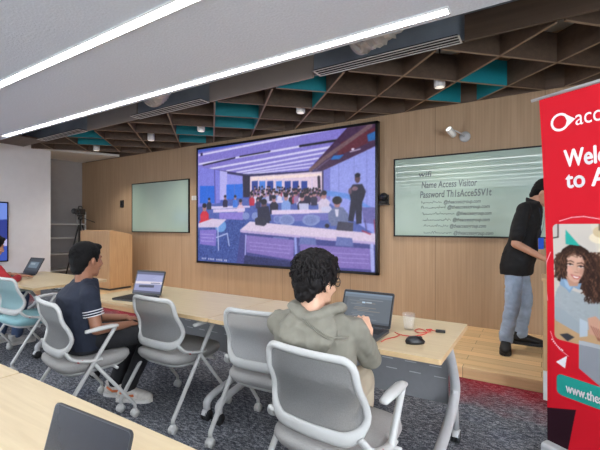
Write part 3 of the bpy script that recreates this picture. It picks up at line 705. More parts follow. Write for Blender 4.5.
b = MB(); b.lathe([(0.0, 0.0), (0.045, 0.0), (0.05, 0.10), (0.06, 0.14), (0.05, 0.14), (0.03, 0.12), (0.0, 0.12)], (0, -0.12, 0.08), M=Matrix.Rotation(math.radians(90), 4, 'X')); b.build('lens', BLACKP, t2)
b = MB(); b.tube(smooth_path([(0, -0.08, 0.14), (0, -0.06, 0.19), (0, 0.06, 0.19), (0, 0.08, 0.14)], 5), 0.010); b.build('handle', BLACKP, t2)
b = MB(); b.box((-0.10, -0.02, 0.09), (0.09, 0.012, 0.07), 0.004); b.build('flip_screen', DARKP, t2)
# storage rack in the recess
t = thing('storage_rack', 'grey metal storage rack in the narrow recess beside the left wall', 'rack', (-9.44, 4.66, 0.10))
for x in (-0.18, 0.18):
    for y in (-0.42, 0.42):
        b = MB(); b.box((x, y, 0.8), (0.03, 0.03, 1.6)); b.build('upright', ALU, t)
for z in (0.25, 0.62, 0.98, 1.3):
    b = MB(); b.box((0, 0, z), (0.39, 0.87, 0.03)); b.build('shelf', ALU, t)

# ------------------------------------------------------------------ conference tables
TZ = 0.73
def caster(parent, x, y, r=0.038):
    b = MB()
    for s in (-1, 1): b.cyl((x + s * 0.014 - 0.008, y, r), (x + s * 0.014 + 0.008, y, r), r, seg=18)
    b.mi = 1; b.tube(smooth_path([(x, y - r * 0.9, r * 1.2), (x, y - r * 0.4, r * 1.95), (x, y + r * 0.5, r * 1.95)], 4), (0.024, 0.006), 8, ref=(0, 0, 1)); b.cyl((x, y, r), (x, y, r * 2.3), 0.008)
    return b.build('caster', [RUBBER, ALU], parent)
def make_table(label, x0, x1, y0, y1, bare=False):
    L, Dp = x1 - x0, y1 - y0
    t = thing('conference_table', label, 'table', ((x0 + x1) / 2, (y0 + y1) / 2, 0), 0, 'pale wood conference tables')
    b = MB(); b.prism(rrect(L - 0.002, Dp - 0.002, 0.012, 3), TZ - 0.0235, TZ); top = b.build('tabletop', TABLEWOOD, t)
    b = MB(); o_ = rrect(L - 0.001, Dp - 0.001, 0.013, 3); i_ = rrect(L - 0.006, Dp - 0.006, 0.011, 3)
    n = len(o_); A = [b.bm.verts.new((x, y, TZ - 0.0262)) for x, y in o_]; B = [b.bm.verts.new((x, y, TZ - 0.0008)) for x, y in o_]; C = [b.bm.verts.new((x, y, TZ - 0.0262)) for x, y in i_]; E = [b.bm.verts.new((x, y, TZ - 0.0008)) for x, y in i_]
    for k in range(n):
        j = (k + 1) % n
        b.bm.faces.new((A[k], A[j], B[j], B[k])); b.bm.faces.new((C[j], C[k], E[k], E[j])); b.bm.faces.new((A[j], A[k], C[k], C[j])); b.bm.faces.new((B[k], B[j], E[j], E[k]))
    b.build('edge_band', TABLEEDGE, top)
    b = MB(); b.box((0, 0.30, 0.455), (L - 0.2, 0.012, 0.46), 0.004); b.mi = 1
    for k in range(3):
        for j in range(int(L / 0.16) - 1):
            b.box((-L / 2 + 0.2 + j * 0.16 + 0.03 * k, 0.2925, 0.52 - 0.065 * k), (0.075, 0.003, 0.005)); b.box((-L / 2 + 0.2 + j * 0.16 + 0.03 * k, 0.3075, 0.52 - 0.065 * k), (0.075, 0.003, 0.005))
    b.build('modesty_panel', [MODESTY, SLOT], t)
    for y in (-0.09, 0.14):
        b = MB(); b.box((0, y, TZ - 0.047), (L - 0.18, 0.05, 0.035), 0.003); b.build('rail', CHARCOAL, t)
    for s in (-1, 1):
        x = s * (L / 2 - 0.055)
        b = MB()
        p = smooth_path([(x, 0.02, TZ - 0.045), (x, 0.16, 0.53), (x, 0.255, 0.39), (x, 0.25, 0.31), (x, 0.08, 0.225), (x, -0.24, 0.165), (x, -0.325, 0.13), (x, -0.335, 0.085)], 6)
        b.tube(p, (0.022, 0.030), 12, ref=(1, 0, 0)); b.cyl((x, 0.245, 0.34), (x, 0.30, 0.085), 0.019); b.box((x, 0.0, TZ - 0.036), (0.07, 0.30, 0.02), 0.004)
        lg = b.build('leg', ALU, t)
        caster(lg, x, -0.335); caster(lg, x, 0.30)
    return t
make_table('pale wood table in the middle row under the graphite laptop and the glass cup', -1.93, -0.40, 1.885, 2.665)
make_table('pale wood table in the middle row under the laptop with the lilac document', -3.435, -1.935, 1.885, 2.665)
make_table('pale wood table at the far left under the hand and the dark open laptop', -5.85, -4.345, 1.865, 2.645)
make_table('pale wood table in the near row under the switched-off laptop', -1.895, -0.40, -0.015, 0.765)
make_table('pale wood table in the near row cut by the left edge of the photo', -3.40, -1.90, -0.015, 0.765)

# ------------------------------------------------------------------ chairs
def make_chair(label, mesh_m, seat_m, loc, rz, group=None):
    t = thing('office_chair', label, 'chair', loc, rz, group)
    # back frame: rounded loop that leans back, a heavier bar along its bottom
    def yb(z): return -0.205 + 0.035 * math.sin(min(1, max(0, (z - 0.52) / 0.22)) * math.pi) - 0.19 * max(0, z - 0.62) ** 1.2
    ring = []
    hw0, hw1, zb, zt = 0.236, 0.216, 0.525, 0.850
    for (sx, top, r) in ((1, True, 0.055), (-1, True, 0.055), (-1, False, 0.10), (1, False, 0.10)):
        hw = hw1 if top else hw0; zc = zt - r if top else zb + r; xc = sx * (hw - r)
        a0 = {(1, True): 0, (-1, True): 90, (-1, False): 180, (1, False): 270}[(sx, top)]
        for k in range(8):
            a = math.radians(a0 + 90 * k / 7); ring.append((xc + r * math.cos(a), zc + r * math.sin(a)))
    dens = []
    for i in range(len(ring)):
        (xa, za), (xb, zb_) = ring[i], ring[(i + 1) % len(ring)]; n = max(1, int(math.hypot(xb - xa, zb_ - za) / 0.03))
        for k in range(n): dens.append((xa + (xb - xa) * k / n, za + (zb_ - za) * k / n))
    pts = [(x, yb(z) - 0.02 * (1 - (x / 0.24) ** 2) * -1 * 0 + 0.05 * (x / 0.24) ** 2 * 0.6, z) for x, z in dens]
    rad = [((0.016 + 0.014 * max(0, 1 - (z - zb) / 0.06), 0.013) if True else 0) for x, y, z in pts]
    b = MB(); b.tube(pts, rad, 10, closed=True, ref=(0, 1, 0)); bf = b.build('back_frame', CHAIRGREY, t)
    b = MB(); nx, nz = 14, 16; grid = []
    for j in range(nz + 1):
        z = zb + 0.012 + (zt - zb - 0.024) * j / nz; row = []
        hw = hw0 + (hw1 - hw0) * (z - zb) / (zt - zb)
        e0 = zb + 0.10; e1 = zt - 0.055
        if z < e0: hw -= 0.10 - math.sqrt(max(0, 0.10 ** 2 - (e0 - z) ** 2))
        if z > e1: hw -= 0.055 - math.sqrt(max(0, 0.055 ** 2 - (z - e1) ** 2))
        hw -= 0.008
        for i in range(nx + 1):
            x = -hw + 2 * hw * i / nx; row.append(b.bm.verts.new((x, yb(z) + 0.03 * (x / 0.24) ** 2, z)))
        grid.append(row)
    for j in range(nz):
        for i in range(nx): b.bm.faces.new((grid[j][i], grid[j][i + 1], grid[j + 1][i + 1], grid[j + 1][i])).smooth = True
    r_ = bmesh.ops.solidify(b.bm, geom=list(b.bm.faces), thickness=0.004)
    b.build('back_mesh', mesh_m, bf)
    # seat cushion on a pan
    b = MB(); rg_ = []
    for z, w, d, yo in ((0.385, 0.205, 0.19, 0.03), (0.40, 0.232, 0.225, 0.03), (0.43, 0.245, 0.245, 0.03), (0.455, 0.242, 0.242, 0.03), (0.468, 0.215, 0.215, 0.03), (0.472, 0.12, 0.12, 0.03)):
        rg_.append(((0, yo, z), (w, 0, 0), (0, d, 0)))
    b.loft(rg_, 36, 4.5); b.build('seat', seat_m, t)
    b = MB(); b.loft([((0, 0.03, 0.368), (0.20, 0, 0), (0, 0.19, 0)), ((0, 0.03, 0.388), (0.225, 0, 0), (0, 0.21, 0))], 36, 4.5); b.build('seat_pan', CHAIRGREY, t)
    b = MB(); b.cyl((-0.255, -0.02, 0.372), (0.255, -0.02, 0.372), 0.012); b.cyl((-0.255, 0.14, 0.372), (0.255, 0.14, 0.372), 0.010); b.build('crossbar', CHAIRGREY, t)
    for s in (-1, 1):
        x = s * 0.268
        top = V(x, 0.115, 0.655); foot = V(s * 0.285, -0.27, 0.088)
        b = MB(); b.tube([top + V(0, 0.005, 0.012), top, foot, foot - V(0, 0, 0.02)], (0.0125, 0.016), 10, ref=(1, 0, 0)); lg = b.build('leg', CHAIRGREY, t); chair_caster(lg, foot)
        mid = top.lerp(foot, 0.36); f2 = V(s * 0.285, 0.25, 0.088)
        b = MB(); b.tube([mid, f2, f2 - V(0, 0, 0.02)], (0.0115, 0.014), 10, ref=(1, 0, 0)); lg = b.build('leg', CHAIRGREY, t); chair_caster(lg, f2)
        b = MB(); b.tube(smooth_path([(s * 0.222, -0.180, 0.545), (s * 0.256, -0.14, 0.495), (x, -0.04, 0.468), (x, 0.03, 0.468)], 6), [(0.012, 0.020)] * 19, 10, ref=(1, 0, 0)); sb = b.build('side_bracket', CHAIRGREY, t)
        b = MB(); b.box((s * 0.2755, -0.105, 0.482), (0.006, 0.035, 0.014), 0.002, rot=Matrix.Rotation(s * 0.1, 3, 'Z')); b.build('tag', REDTAG, sb)['label'] = 'small red tag'
        b = MB(); b.loft([((x, -0.075, 0.662), (0.006, 0, 0), (0, 0, 0.006)), ((x, -0.07, 0.664), (0.020, 0, 0), (0, 0, 0.011)), ((x, 0.0, 0.670), (0.026, 0, 0), (0, 0, 0.014)), ((x, 0.10, 0.674), (0.026, 0, 0), (0, 0, 0.014)), ((x, 0.135, 0.672), (0.020, 0, 0), (0, 0, 0.010)), ((x, 0.142, 0.670), (0.006, 0, 0), (0, 0, 0.004))], 14)
        b.build('armrest', CHAIRGREY, t)
    return t
def chair_caster(parent, p):
    b = MB(); r = 0.027
    for s in (-1, 1): b.cyl((p.x + s * 0.012 - 0.008, p.y, r), (p.x + s * 0.012 + 0.008, p.y, r), r, seg=16)
    b.tube(smooth_path([(p.x, p.y - r * 0.95, r * 1.2), (p.x, p.y - r * 0.5, r * 1.9), (p.x, p.y + r * 0.4, r * 2.1)], 4), (0.020, 0.006), 8); b.cyl((p.x, p.y, r), (p.x, p.y, 0.078), 0.010)
    b.build('caster', CHAIRGREY, parent)
GRP = 'grey mesh-backed chairs in the middle row'
CHAIRS = [((-2.325, 1.96, 0), 0.0, 'empty light grey mesh-backed chair in front of the laptop with the lilac document'),
          ((-2.78, 1.50, 0), -9.0, 'light grey mesh-backed chair the man in the navy polo shirt sits on'),
          ((-1.46, 2.00, 0), 4.0, 'empty light grey mesh-backed chair directly left of the person in the hooded jacket'),
          ((-0.79, 1.56, 0), -5.0, 'light grey mesh-backed chair the person in the hooded jacket sits on, nearest the camera')]
ch0 = make_chair(CHAIRS[0][2], MESHGREY, SEATGREY, CHAIRS[0][0], math.radians(CHAIRS[0][1]), GRP)
for l, rz, lb in CHAIRS[1:]:
    c = copy_tree(ch0); c.location = l; c.rotation_euler.z = math.radians(rz); c['label'] = lb
make_chair('empty chair with pale teal mesh back and seat at the far left table', MESHTEAL, SEATTEAL, (-4.44, 1.86, 0), math.radians(2), 'teal chairs at the left table')
make_chair('teal chair under the partly visible person at the left edge of the photo', MESHTEAL, SEATTEAL, (-5.22, 1.62, 0), math.radians(4), 'teal chairs at the left table')

# ------------------------------------------------------------------ laptops and small things
def laptop(label, loc, rz, w, d, open_deg, shell_m, screen_fn=None, power=0.5, glass=None):
    """origin at the middle of the hinge; keyboard towards -y"""
    t = thing('laptop', label, 'laptop', loc, rz)
    b = MB(); b.prism(rrect(w, d, 0.012, 4, 0, -d / 2), 0.002, 0.016); base = b.build('base', shell_m, t)
    b = MB(); b.box((0, -d * 0.36, 0.0166), (w * 0.86, d * 0.42, 0.0012)); b.build('keyboard', KEYS, base)
    b = MB(); b.box((0, -d * 0.80, 0.0166), (w * 0.36, d * 0.26, 0.0010)); b.build('touchpad', shell_m, base)
    a = math.radians(open_deg - 90); hgt = d * 0.97
    lid = link('lid', None, t, (0, 0, 0.017), (-a, 0, 0))
    b = MB(); b.prism(rrect(w, hgt, 0.012, 4, 0, hgt / 2), -0.004, 0.003, Matrix.Rotation(math.radians(90), 4, 'X'))
    me = b.mesh('lid'); me.materials.append(shell_m); bpy.data.objects.remove(lid); lid = link('lid', me, t, (0, 0.003, 0.017), (-a, 0, 0))
    b = MB(); b.prism(rrect(w - 0.006, hgt - 0.006, 0.010, 4, 0, hgt / 2), 0.0031, 0.0036, Matrix.Rotation(math.radians(90), 4, 'X')); b.build('screen_bezel', BEZEL if screen_fn else (glass or GLASSOFF), lid)
    if screen_fn:
        c = Canvas(120, 75, (120, 126, 134)); screen_fn(c); c.to_mesh('screen', w - 0.022, hgt - 0.034, vcol_mat('laptop_picture', power), lid, loc=(-(w - 0.022) / 2, -0.0040, 0.018))
    b = MB(); b.cyl((-w * 0.38, 0.002, 0.012), (w * 0.38, 0.002, 0.012), 0.006); b.build('hinge', shell_m, t)
    return t
def scr_a(c):
    c.a[:] = (142, 146, 188); c.poly([(0, 0), (120, 0), (120, 9), (0, 9)], (80, 84, 120)); c.poly([(4, 12), (116, 12), (116, 34), (4, 34)], (160, 164, 206))
    c.poly([(0, 35), (120, 33), (120, 42), (0, 44)], (226, 216, 224)); c.poly([(20, 48), (88, 46), (88, 55), (20, 57)], (52, 56, 82)); c.poly([(70, 38), (112, 37), (112, 40), (70, 41)], (90, 94, 130))
    for k in range(5): c.line([(10, 15 + 4 * k), (90 - 8 * (k % 3), 15 + 4 * k)], 0.8, (120, 124, 170))
    c.poly([(0, 68), (120, 68), (120, 75), (0, 75)], (70, 72, 100))
def scr_b(c):
    c.a[:] = (92, 100, 108); c.poly([(0, 0), (120, 0), (120, 5), (0, 5)], (120, 138, 156)); c.poly([(0, 5), (120, 5), (120, 12), (0, 12)], (104, 118, 132))
    rg = random.Random(2)
    for k in range(13):
        x = 12 + rg.random() * 30; c.line([(x, 17 + 4 * k), (x + 20 + rg.random() * 40, 17 + 4 * k)], 1.2, rg.choice(((140, 148, 154), (124, 134, 142), (150, 140, 126), (110, 124, 138))))
    c.poly([(48, 22), (56, 22), (56, 26), (48, 26)], (186, 208, 226)); c.poly([(58, 22), (72, 22), (72, 25), (58, 25)], (176, 190, 200)); c.poly([(0, 70), (120, 70), (120, 75), (0, 75)], (70, 78, 88))
    c.poly([(0, 12), (9, 12), (9, 70), (0, 70)], (78, 86, 94))
def scr_c(c):
    c.a[:] = (52, 60, 68); c.poly([(20, 18), (100, 18), (100, 52), (20, 52)], (112, 132, 146)); c.poly([(30, 24), (70, 24), (70, 34), (30, 34)], (160, 176, 186)); c.poly([(0, 66), (120, 66), (120, 75), (0, 75)], (30, 36, 44))
laptop('graphite laptop with lines of text used by the person in the hooded jacket', (-0.925, 2.205, TZ), math.radians(0), 0.335, 0.225, 114, LAPGREY, scr_b, 0.85)
laptop('dark laptop showing a lilac document on the middle row table', (-2.985, 2.175, TZ), math.radians(10), 0.325, 0.225, 108, BLACKP, scr_a, 0.85)
laptop('black open laptop on the far left table under the hand', (-5.62, 2.36, TZ), math.radians(4), 0.32, 0.225, 118, BLACKP, scr_c, 0.7)
laptop('black laptop with its screen off on the near table', (-0.86, 0.437, TZ), math.radians(3), 0.28, 0.196, 105, DARKP, None)
# mouse
t = thing('computer_mouse', 'black wireless mouse on the right end of the middle table', 'mouse', (-0.575, 2.08, TZ), math.radians(-50))
b = MB(); b.loft([((0, 0, 0.001), (0.030, 0, 0), (0, 0.05, 0)), ((0, 0, 0.012), (0.033, 0, 0), (0, 0.054, 0)), ((0, -0.004, 0.026), (0.028, 0, 0), (0, 0.044, 0)), ((0, -0.008, 0.036), (0.018, 0, 0), (0, 0.028, 0)), ((0, -0.008, 0.039), (0.006, 0, 0), (0, 0.01, 0))], 24); b.build('shell', BLACKP, t)
b = MB(); b.cyl((-0.004, 0.03, 0.028), (0.004, 0.03, 0.028), 0.009); b.build('scroll_wheel', RUBBER, t)
# cup
CLEAR = mat('clear_plastic', (236, 238, 238), 0.08, alpha=0.10, var=0.0)
b = MB(); b.lathe([(0.0, 0.003), (0.026, 0.003), (0.038, 0.098), (0.0395, 0.098), (0.0275, 0.0), (0.0, 0.0)], seg=28)
tag(b.build('plastic_cup', CLEAR, None, (-0.685, 2.34, TZ)), 'clear plastic cup on the table beside the red cable', 'cup')
# red cable with a black plug
REDCABLE = mat('red_cable', (206, 62, 52), 0.5)
t = thing('charging_cable', 'thin red cable with a black plug lying on the right end of the middle table', 'cable', (-0.6, 2.2, TZ))
b = MB(); p = smooth_path([(-0.135, 0.025, 0.003), (-0.09, -0.01, 0.003), (-0.02, 0.0, 0.003), (0.03, 0.09, 0.004), (0.00, 0.16, 0.003), (-0.035, 0.17, 0.003), (-0.04, 0.11, 0.004), (0.0, 0.075, 0.007), (0.045, 0.13, 0.008), (0.025, 0.17, 0.006), (0.07, 0.165, 0.006)], 8)
b.tube(p, 0.0026, 8); b.tube(smooth_path([(-0.09, -0.01, 0.004), (-0.10, -0.07, 0.003), (-0.13, -0.14, 0.003), (-0.135, -0.2, 0.003)], 6), 0.0026, 8); b.build('cord', REDCABLE, t)
b = MB(); b.box((0.095, 0.165, 0.009), (0.055, 0.024, 0.016), 0.004, rot=Matrix.Rotation(0.15, 3, 'Z')); b.build('plug', BLACKP, t)
b = MB(); b.box((0.035, 0.145, 0.014), (0.035, 0.018, 0.008), 0.003, rot=Matrix.Rotation(0.8, 3, 'Z')); b.build('velcro_strap', REDCABLE, t)

# ------------------------------------------------------------------ second lectern by the banner
t = thing('rolling_lectern', 'pale wood lectern on casters behind the red banner', 'lectern', (0.31, 3.52, 0))
b = MB(); b.box((0, 0.0, 0.62), (0.60, 0.30, 0.66), 0.004); b.build('body', LECTERNWOOD, t)
b = MB(); b.box((0, 0.0, 0.18), (0.60, 0.30, 0.215), 0.004); b.build('plinth', WHITEPL, t)
b = MB(); b.box((0, 0.0, 0.962), (0.62, 0.32, 0.024), 0.004); b.build('top', LECTERNWOOD, t)
for x in (-0.25, 0.25):
    for y in (-0.11, 0.11): caster(t, x, y, 0.032)
# ------------------------------------------------------------------ roll-up banner
BR = (0.03, 2.72); BA = math.radians(-31.6); BWD, BZ0, BZ1 = 0.85, 0.09, 2.098
t = thing('rollup_banner', 'tall red roll-up welcome banner with a photo of a smiling woman', 'banner', (BR[0], BR[1], 0), BA)
bx = Vector((math.cos(BA), math.sin(BA), 0)); bn = Vector((math.sin(BA), -math.cos(BA), 0))
def lean(z): return 0.078 * max(0.0, (z - 0.85) / 1.25) ** 1.6      # the tensioned print bows forward towards its top
PPM = 300; CW, CH = int(BWD * PPM), int((BZ1 - BZ0) * PPM)
RED = (214, 22, 40)
cb = Canvas(CW, CH, RED)
def B(px, py):
    q0 = Vector((BR[0], BR[1], 0)); p = on_plane(px, py, q0, bn)
    for _ in range(3): p = on_plane(px, py, q0 + bn * lean(p.z), bn)
    return ((p - q0).dot(bx) * PPM, (BZ1 - p.z) * PPM)
def BP(*q): return [B(*p) for p in q]
# photo panel
x0, y0 = B(553, 224); x1, yb_ = B(577, 345); xl = BWD * PPM - 22; ybt = B(556, 338)[1]
panel = [(x0 + p[0], y0 + p[1]) for p in rrect(xl - x0, ybt - y0, 8, 5, (xl - x0) / 2, (ybt - y0) / 2)]
cb.poly(panel, (206, 198, 186))
def G(px, py): return B(px, py)
for (cx_, cy_, r_) in ((568, 262, 20), (566, 262, 24)):      # thin white arc behind the panel
    pass
arc = [B(548 + 0, 300), B(545.5, 280), B(547, 262), B(551, 252)]; cb.line(arc, 1.3, (244, 190, 196))
arc = [B(560, 221), B(572, 217.5), B(584, 216.5), B(600, 219)]; cb.line(arc, 1.3, (244, 190, 196))
sub = Canvas(CW, CH, (206, 198, 186))
sub.poly(BP((553, 224), (640, 210), (640, 300), (553, 300)), (208, 200, 188)); sub.poly(BP((590, 222), (650, 214), (650, 262), (600, 262)), (218, 208, 190))
sub.line(BP((553, 238), (558.5, 237), (558.5, 224)), 2.0, (50, 46, 46)); sub.poly(BP((553, 226), (557.5, 225), (557.5, 236), (553, 236.5)), (196, 190, 182))
sub.ell(B(600, 238), (15, 9), (238, 224, 196)); sub.ell(B(601, 232), (11, 9), (212, 190, 150)); sub.line(BP((600, 214), (600, 230)), 3, (120, 100, 80))
hair, hair2, hair3 = (48, 31, 25), (76, 50, 38), (112, 78, 58)
rg = random.Random(8)
def lock(px, py, n, dx, wob, w=1.6):
    q = B(px, py); P = [q]; ph = rg.random() * 6; col = rg.choice((hair, hair, hair2, hair2, hair3))
    for k in range(n): P.append((q[0] + dx * k + wob * math.sin(ph + k * 0.9), q[1] + 2.6 * k))
    sub.line(P, w, col, 0.9)
# hair behind the face
sub.poly(BP((557, 268), (558, 258), (563, 249), (571, 244), (580, 245), (588, 250), (594, 258), (602, 272), (607, 290), (606, 310), (596, 312), (588, 300), (584, 290), (564, 284), (558, 280)), hair)
for k in range(90): lock(556 + rg.random() * 10, 252 + rg.random() * 14, 9, rg.uniform(-.5, .3), 2.2)
for k in range(260): lock(583 + rg.random() * 22, 252 + rg.random() * 34, 12, rg.uniform(-.3, .7), 2.6)
# sweater, collar
sub.poly(BP((553, 304), (558, 288), (562, 283), (572, 290), (588, 296), (604, 304), (612, 345), (553, 345)), (166, 174, 176)); sub.poly(BP((558, 308), (572, 316), (586, 330), (560, 334), (553, 326)), (152, 160, 162))
for k in range(70): q = B(556 + rg.random() * 34, 292 + rg.random() * 42); sub.ell(q, (3, 1.6), rg.choice(((176, 184, 186), (154, 162, 164))), 0.35)
sub.poly(BP((562, 276), (560, 284), (567, 289), (570, 293), (574, 287), (580, 290), (582, 283), (574, 284)), (134, 164, 192)); sub.poly(BP((564, 279), (566, 286), (570, 290), (573, 285)), (160, 188, 212))
# face
sub.poly(BP((566, 276), (580, 280), (578, 286), (570, 286)), (196, 148, 124))
fc = (216, 170, 146)
sub.poly(BP((564.5, 262), (566, 256), (571, 251.5), (578, 252), (583.5, 256), (585, 262), (584.5, 269), (582.5, 276), (579, 281.5), (575, 282.5), (570, 279.5), (566.5, 274)), fc)
sub.ell(B(575.5, 257), (11, 9), (224, 180, 156), 0.7, soft=0.5); sub.ell(B(569.6, 270.5), (6, 5.5), (226, 172, 150), 0.8, soft=0.6); sub.ell(B(582, 272), (4, 5), (196, 144, 122), 0.7, soft=0.6); sub.ell(B(584, 264), (4, 11), (190, 142, 120), 0.6, soft=0.6)
for (ex, ey) in ((570.6, 264.2), (581.2, 266.4)):
    q = B(ex, ey); sub.line([(q[0] - 4, q[1] + 0.6), (q[0], q[1] + 1.4), (q[0] + 4, q[1] + 1)], 1.4, (242, 232, 224)); sub.ell(q, (2.0, 1.5), (44, 30, 26)); sub.line([(q[0] - 4.6, q[1]), (q[0], q[1] - 1.6), (q[0] + 4.4, q[1] + 0.4)], 1.3, (52, 34, 28)); sub.line([(q[0] - 5, q[1] - 4.6), (q[0] + 1, q[1] - 6), (q[0] + 5.4, q[1] - 4)], 1.7, (78, 52, 42), 0.85)
sub.line(BP((577.2, 264.5), (577.4, 269.5), (578.6, 271)), 1.1, (192, 142, 120), 0.8); sub.line(BP((575, 272), (578.6, 272.6)), 1.3, (170, 118, 100), 0.9)
q = B(576.2, 276.6); sub.poly([(q[0] - 6.5, q[1] - 2.4), (q[0], q[1] - 0.6), (q[0] + 6, q[1] - 0.4), (q[0] + 3, q[1] + 2.6), (q[0] - 2.5, q[1] + 2.4)], (246, 240, 234)); sub.line([(q[0] - 7.5, q[1] - 3), (q[0], q[1] - 1), (q[0] + 7, q[1] - 0.8)], 1.2, (184, 92, 88)); sub.line([(q[0] - 6.5, q[1] - 2), (q[0] - 2.5, q[1] + 3), (q[0] + 3, q[1] + 3.2), (q[0] + 6.5, q[1])], 1.5, (192, 96, 92))
# hair over the forehead and beside the cheeks
sub.poly(BP((563, 264), (562, 254), (569, 247), (580, 247), (588, 254), (588, 266), (585, 262), (582, 255.5), (575, 252.5), (569, 255), (566, 260)), hair)
for k in range(50): lock(562 + rg.random() * 5, 252 + rg.random() * 18, 7, rg.uniform(-.5, .1), 1.5, 1.3)
for k in range(110): lock(584.5 + rg.random() * 12, 253 + rg.random() * 36, 10, rg.uniform(-.1, .6), 2.2, 1.4)
for k in range(40):
    q = B(566 + rg.random() * 20, 247 + rg.random() * 5); sub.line([q, (q[0] + rg.uniform(-7, 7), q[1] + 5), (q[0] + rg.uniform(-9, 9), q[1] + 9)], 1.2, rg.choice((hair2, hair3, hair)), 0.7)
# arms, hands, desk
sub.poly(BP((553, 318), (580, 324), (620, 350), (620, 372), (553, 352)), (196, 160, 118)); sub.poly(BP((554, 306), (562, 308), (584, 326), (580, 334), (556, 320)), (160, 170, 174))
sub.poly(BP((580, 318), (588, 322), (588, 336), (580, 337)), (186, 198, 206)); sub.poly(BP((588, 318), (596, 316), (606, 326), (604, 338), (590, 334)), (206, 158, 132))
for k in range(4): sub.line(BP((592 + k * 2.4, 326 + k), (599 + k * 2.4, 340 + k)), 2.6, (150, 92, 74)); sub.line(BP((592 + k * 2.4, 325 + k), (598 + k * 2.4, 337 + k)), 1.6, (214, 166, 142))
sub.poly(BP((560, 334), (568, 333), (575, 337), (568, 341)), (60, 60, 66))
sub.poly(BP((566, 229.5), (580.5, 246), (566, 244)), (44, 172, 156))
q = np.pad(sub.a, ((1, 1), (1, 1), (0, 0)), 'edge'); sub.a = (2 * q[1:-1, 1:-1] + q[:-2, 1:-1] + q[2:, 1:-1] + q[1:-1, :-2] + q[1:-1, 2:]) / 6
mk = Canvas(CW, CH, (0, 0, 0)); mk.poly(panel, (1, 1, 1)); k = mk.a[..., :1]; cb.a = cb.a * (1 - k) + sub.a * k
cb.poly(BP((579.5, 340), (640, 354), (640, 420), (579.5, 368)), (150, 154, 160)); cb.poly(BP((579.5, 340), (640, 354), (640, 358), (579.5, 344)), (182, 186, 190))
# arrow, dotted arc, address tag, dark wedge
cb.poly(BP((556.5, 361.5), (567.5, 355.5), (565.5, 368)), (244, 240, 240))
for i in range(8): q = B(552.5 + i * 1.5, 339 + i * 2.2 - 0.09 * i * i); cb.ell(q, (1.0, 1.2), (244, 232, 234))
cb.line(BP((551, 331), (554, 340), (560, 349), (569, 356)), 1.0, (240, 180, 188))
tg = [B(556, 373), B(640, 397), B(640, 432), B(556, 395)]
tx, ty = B(557, 372.5); tb = B(557, 393)[1]
cb.poly([(tx + p[0], ty + p[1]) for p in rrect(CW - tx + 20, tb - ty, 9, 5, (CW - tx + 20) / 2, (tb - ty) / 2)], (38, 160, 146))
cb.poly(BP((547.5, 407), (576.5, 409.5), (568, 452), (545, 452)), (44, 16, 28))
cb.to_mesh('print', BWD, BZ1 - BZ0, vcol_mat('banner_print', 0.0, 0.7), t, loc=(0, -0.0022, BZ0))
b = MB(); b.box((BWD / 2, 0, (BZ0 + BZ1) / 2), (BWD, 0.003, BZ1 - BZ0)); b.build('fabric', mat('banner_back', (214, 212, 210), 0.6), t)
b = MB(); b.tube([(-0.045, 0, BZ1 + 0.006), (BWD + 0.03, 0, BZ1 + 0.006)], (0.009, 0.014), 12); b.build('top_rail', ALU, t)
b = MB(); b.prism(rrect(0.13, 0.085, 0.02, 5, 0, 0.0475), 0.0, BWD + 0.02, Matrix(((0, 0, 1, 0), (1, 0, 0, 0), (0, 1, 0, 0), (0, 0, 0, 1)))); b.build('base', ALU, t)
for x in (0.06, BWD - 0.06):
    b = MB(); b.box((x, 0, 0.004), (0.03, 0.34, 0.008), 0.002); b.build('foot', ALU, t)
b = MB(); b.tube([(BWD / 2, 0.014, 0.09 + (BZ1 - 0.09) * k / 24) for k in range(25)], 0.008, 10, ref=(0, 1, 0)); b.build('support_pole', ALU, t)
WHITEINK = mat('white_print', (246, 240, 240), 0.5, var=0.0)
def btext(s, px, py, size, width=None, bold=0.0, rz=0.0, name='lettering'):
    q = B(px, py); M = Matrix.Translation((q[0] / PPM, -0.0032, BZ1 - q[1] / PPM)) @ Matrix.Rotation(math.radians(90), 4, 'X')
    o = text_mesh(s, size, WHITEINK, name, t, M, 0.0, 0.0, 0.0004, width)
    if bold:      # heavy cut: the same outline drawn again a little to the side
        bm_ = bmesh.new(); bm_.from_mesh(o.data); g0 = list(bm_.verts) + list(bm_.edges) + list(bm_.faces)
        for dx_, dz_ in ((bold, 0), (bold / 2, bold / 2), (bold / 2, -bold / 2)):
            d_ = bmesh.ops.duplicate(bm_, geom=g0); bmesh.ops.translate(bm_, vec=(dx_, -0.00003, dz_), verts=[v for v in d_['geom'] if isinstance(v, bmesh.types.BMVert)])
        bm_.to_mesh(o.data); bm_.free()
    return o
def bw_(px0, px1, py): return (B(px1, py)[0] - B(px0, py)[0]) / PPM
btext('acce', 575.5, 125.5, 0.118, bw_(575.5, 612, 120), 0.0)
btext('Welcome', 564.5, 167, 0.132, 0.37, 0.006)
btext('to A', 566, 188, 0.132, bw_(566, 608, 185), 0.006)
btext('www.thea', 566, 391.5, 0.074, bw_(566, 603, 388), 0.003)
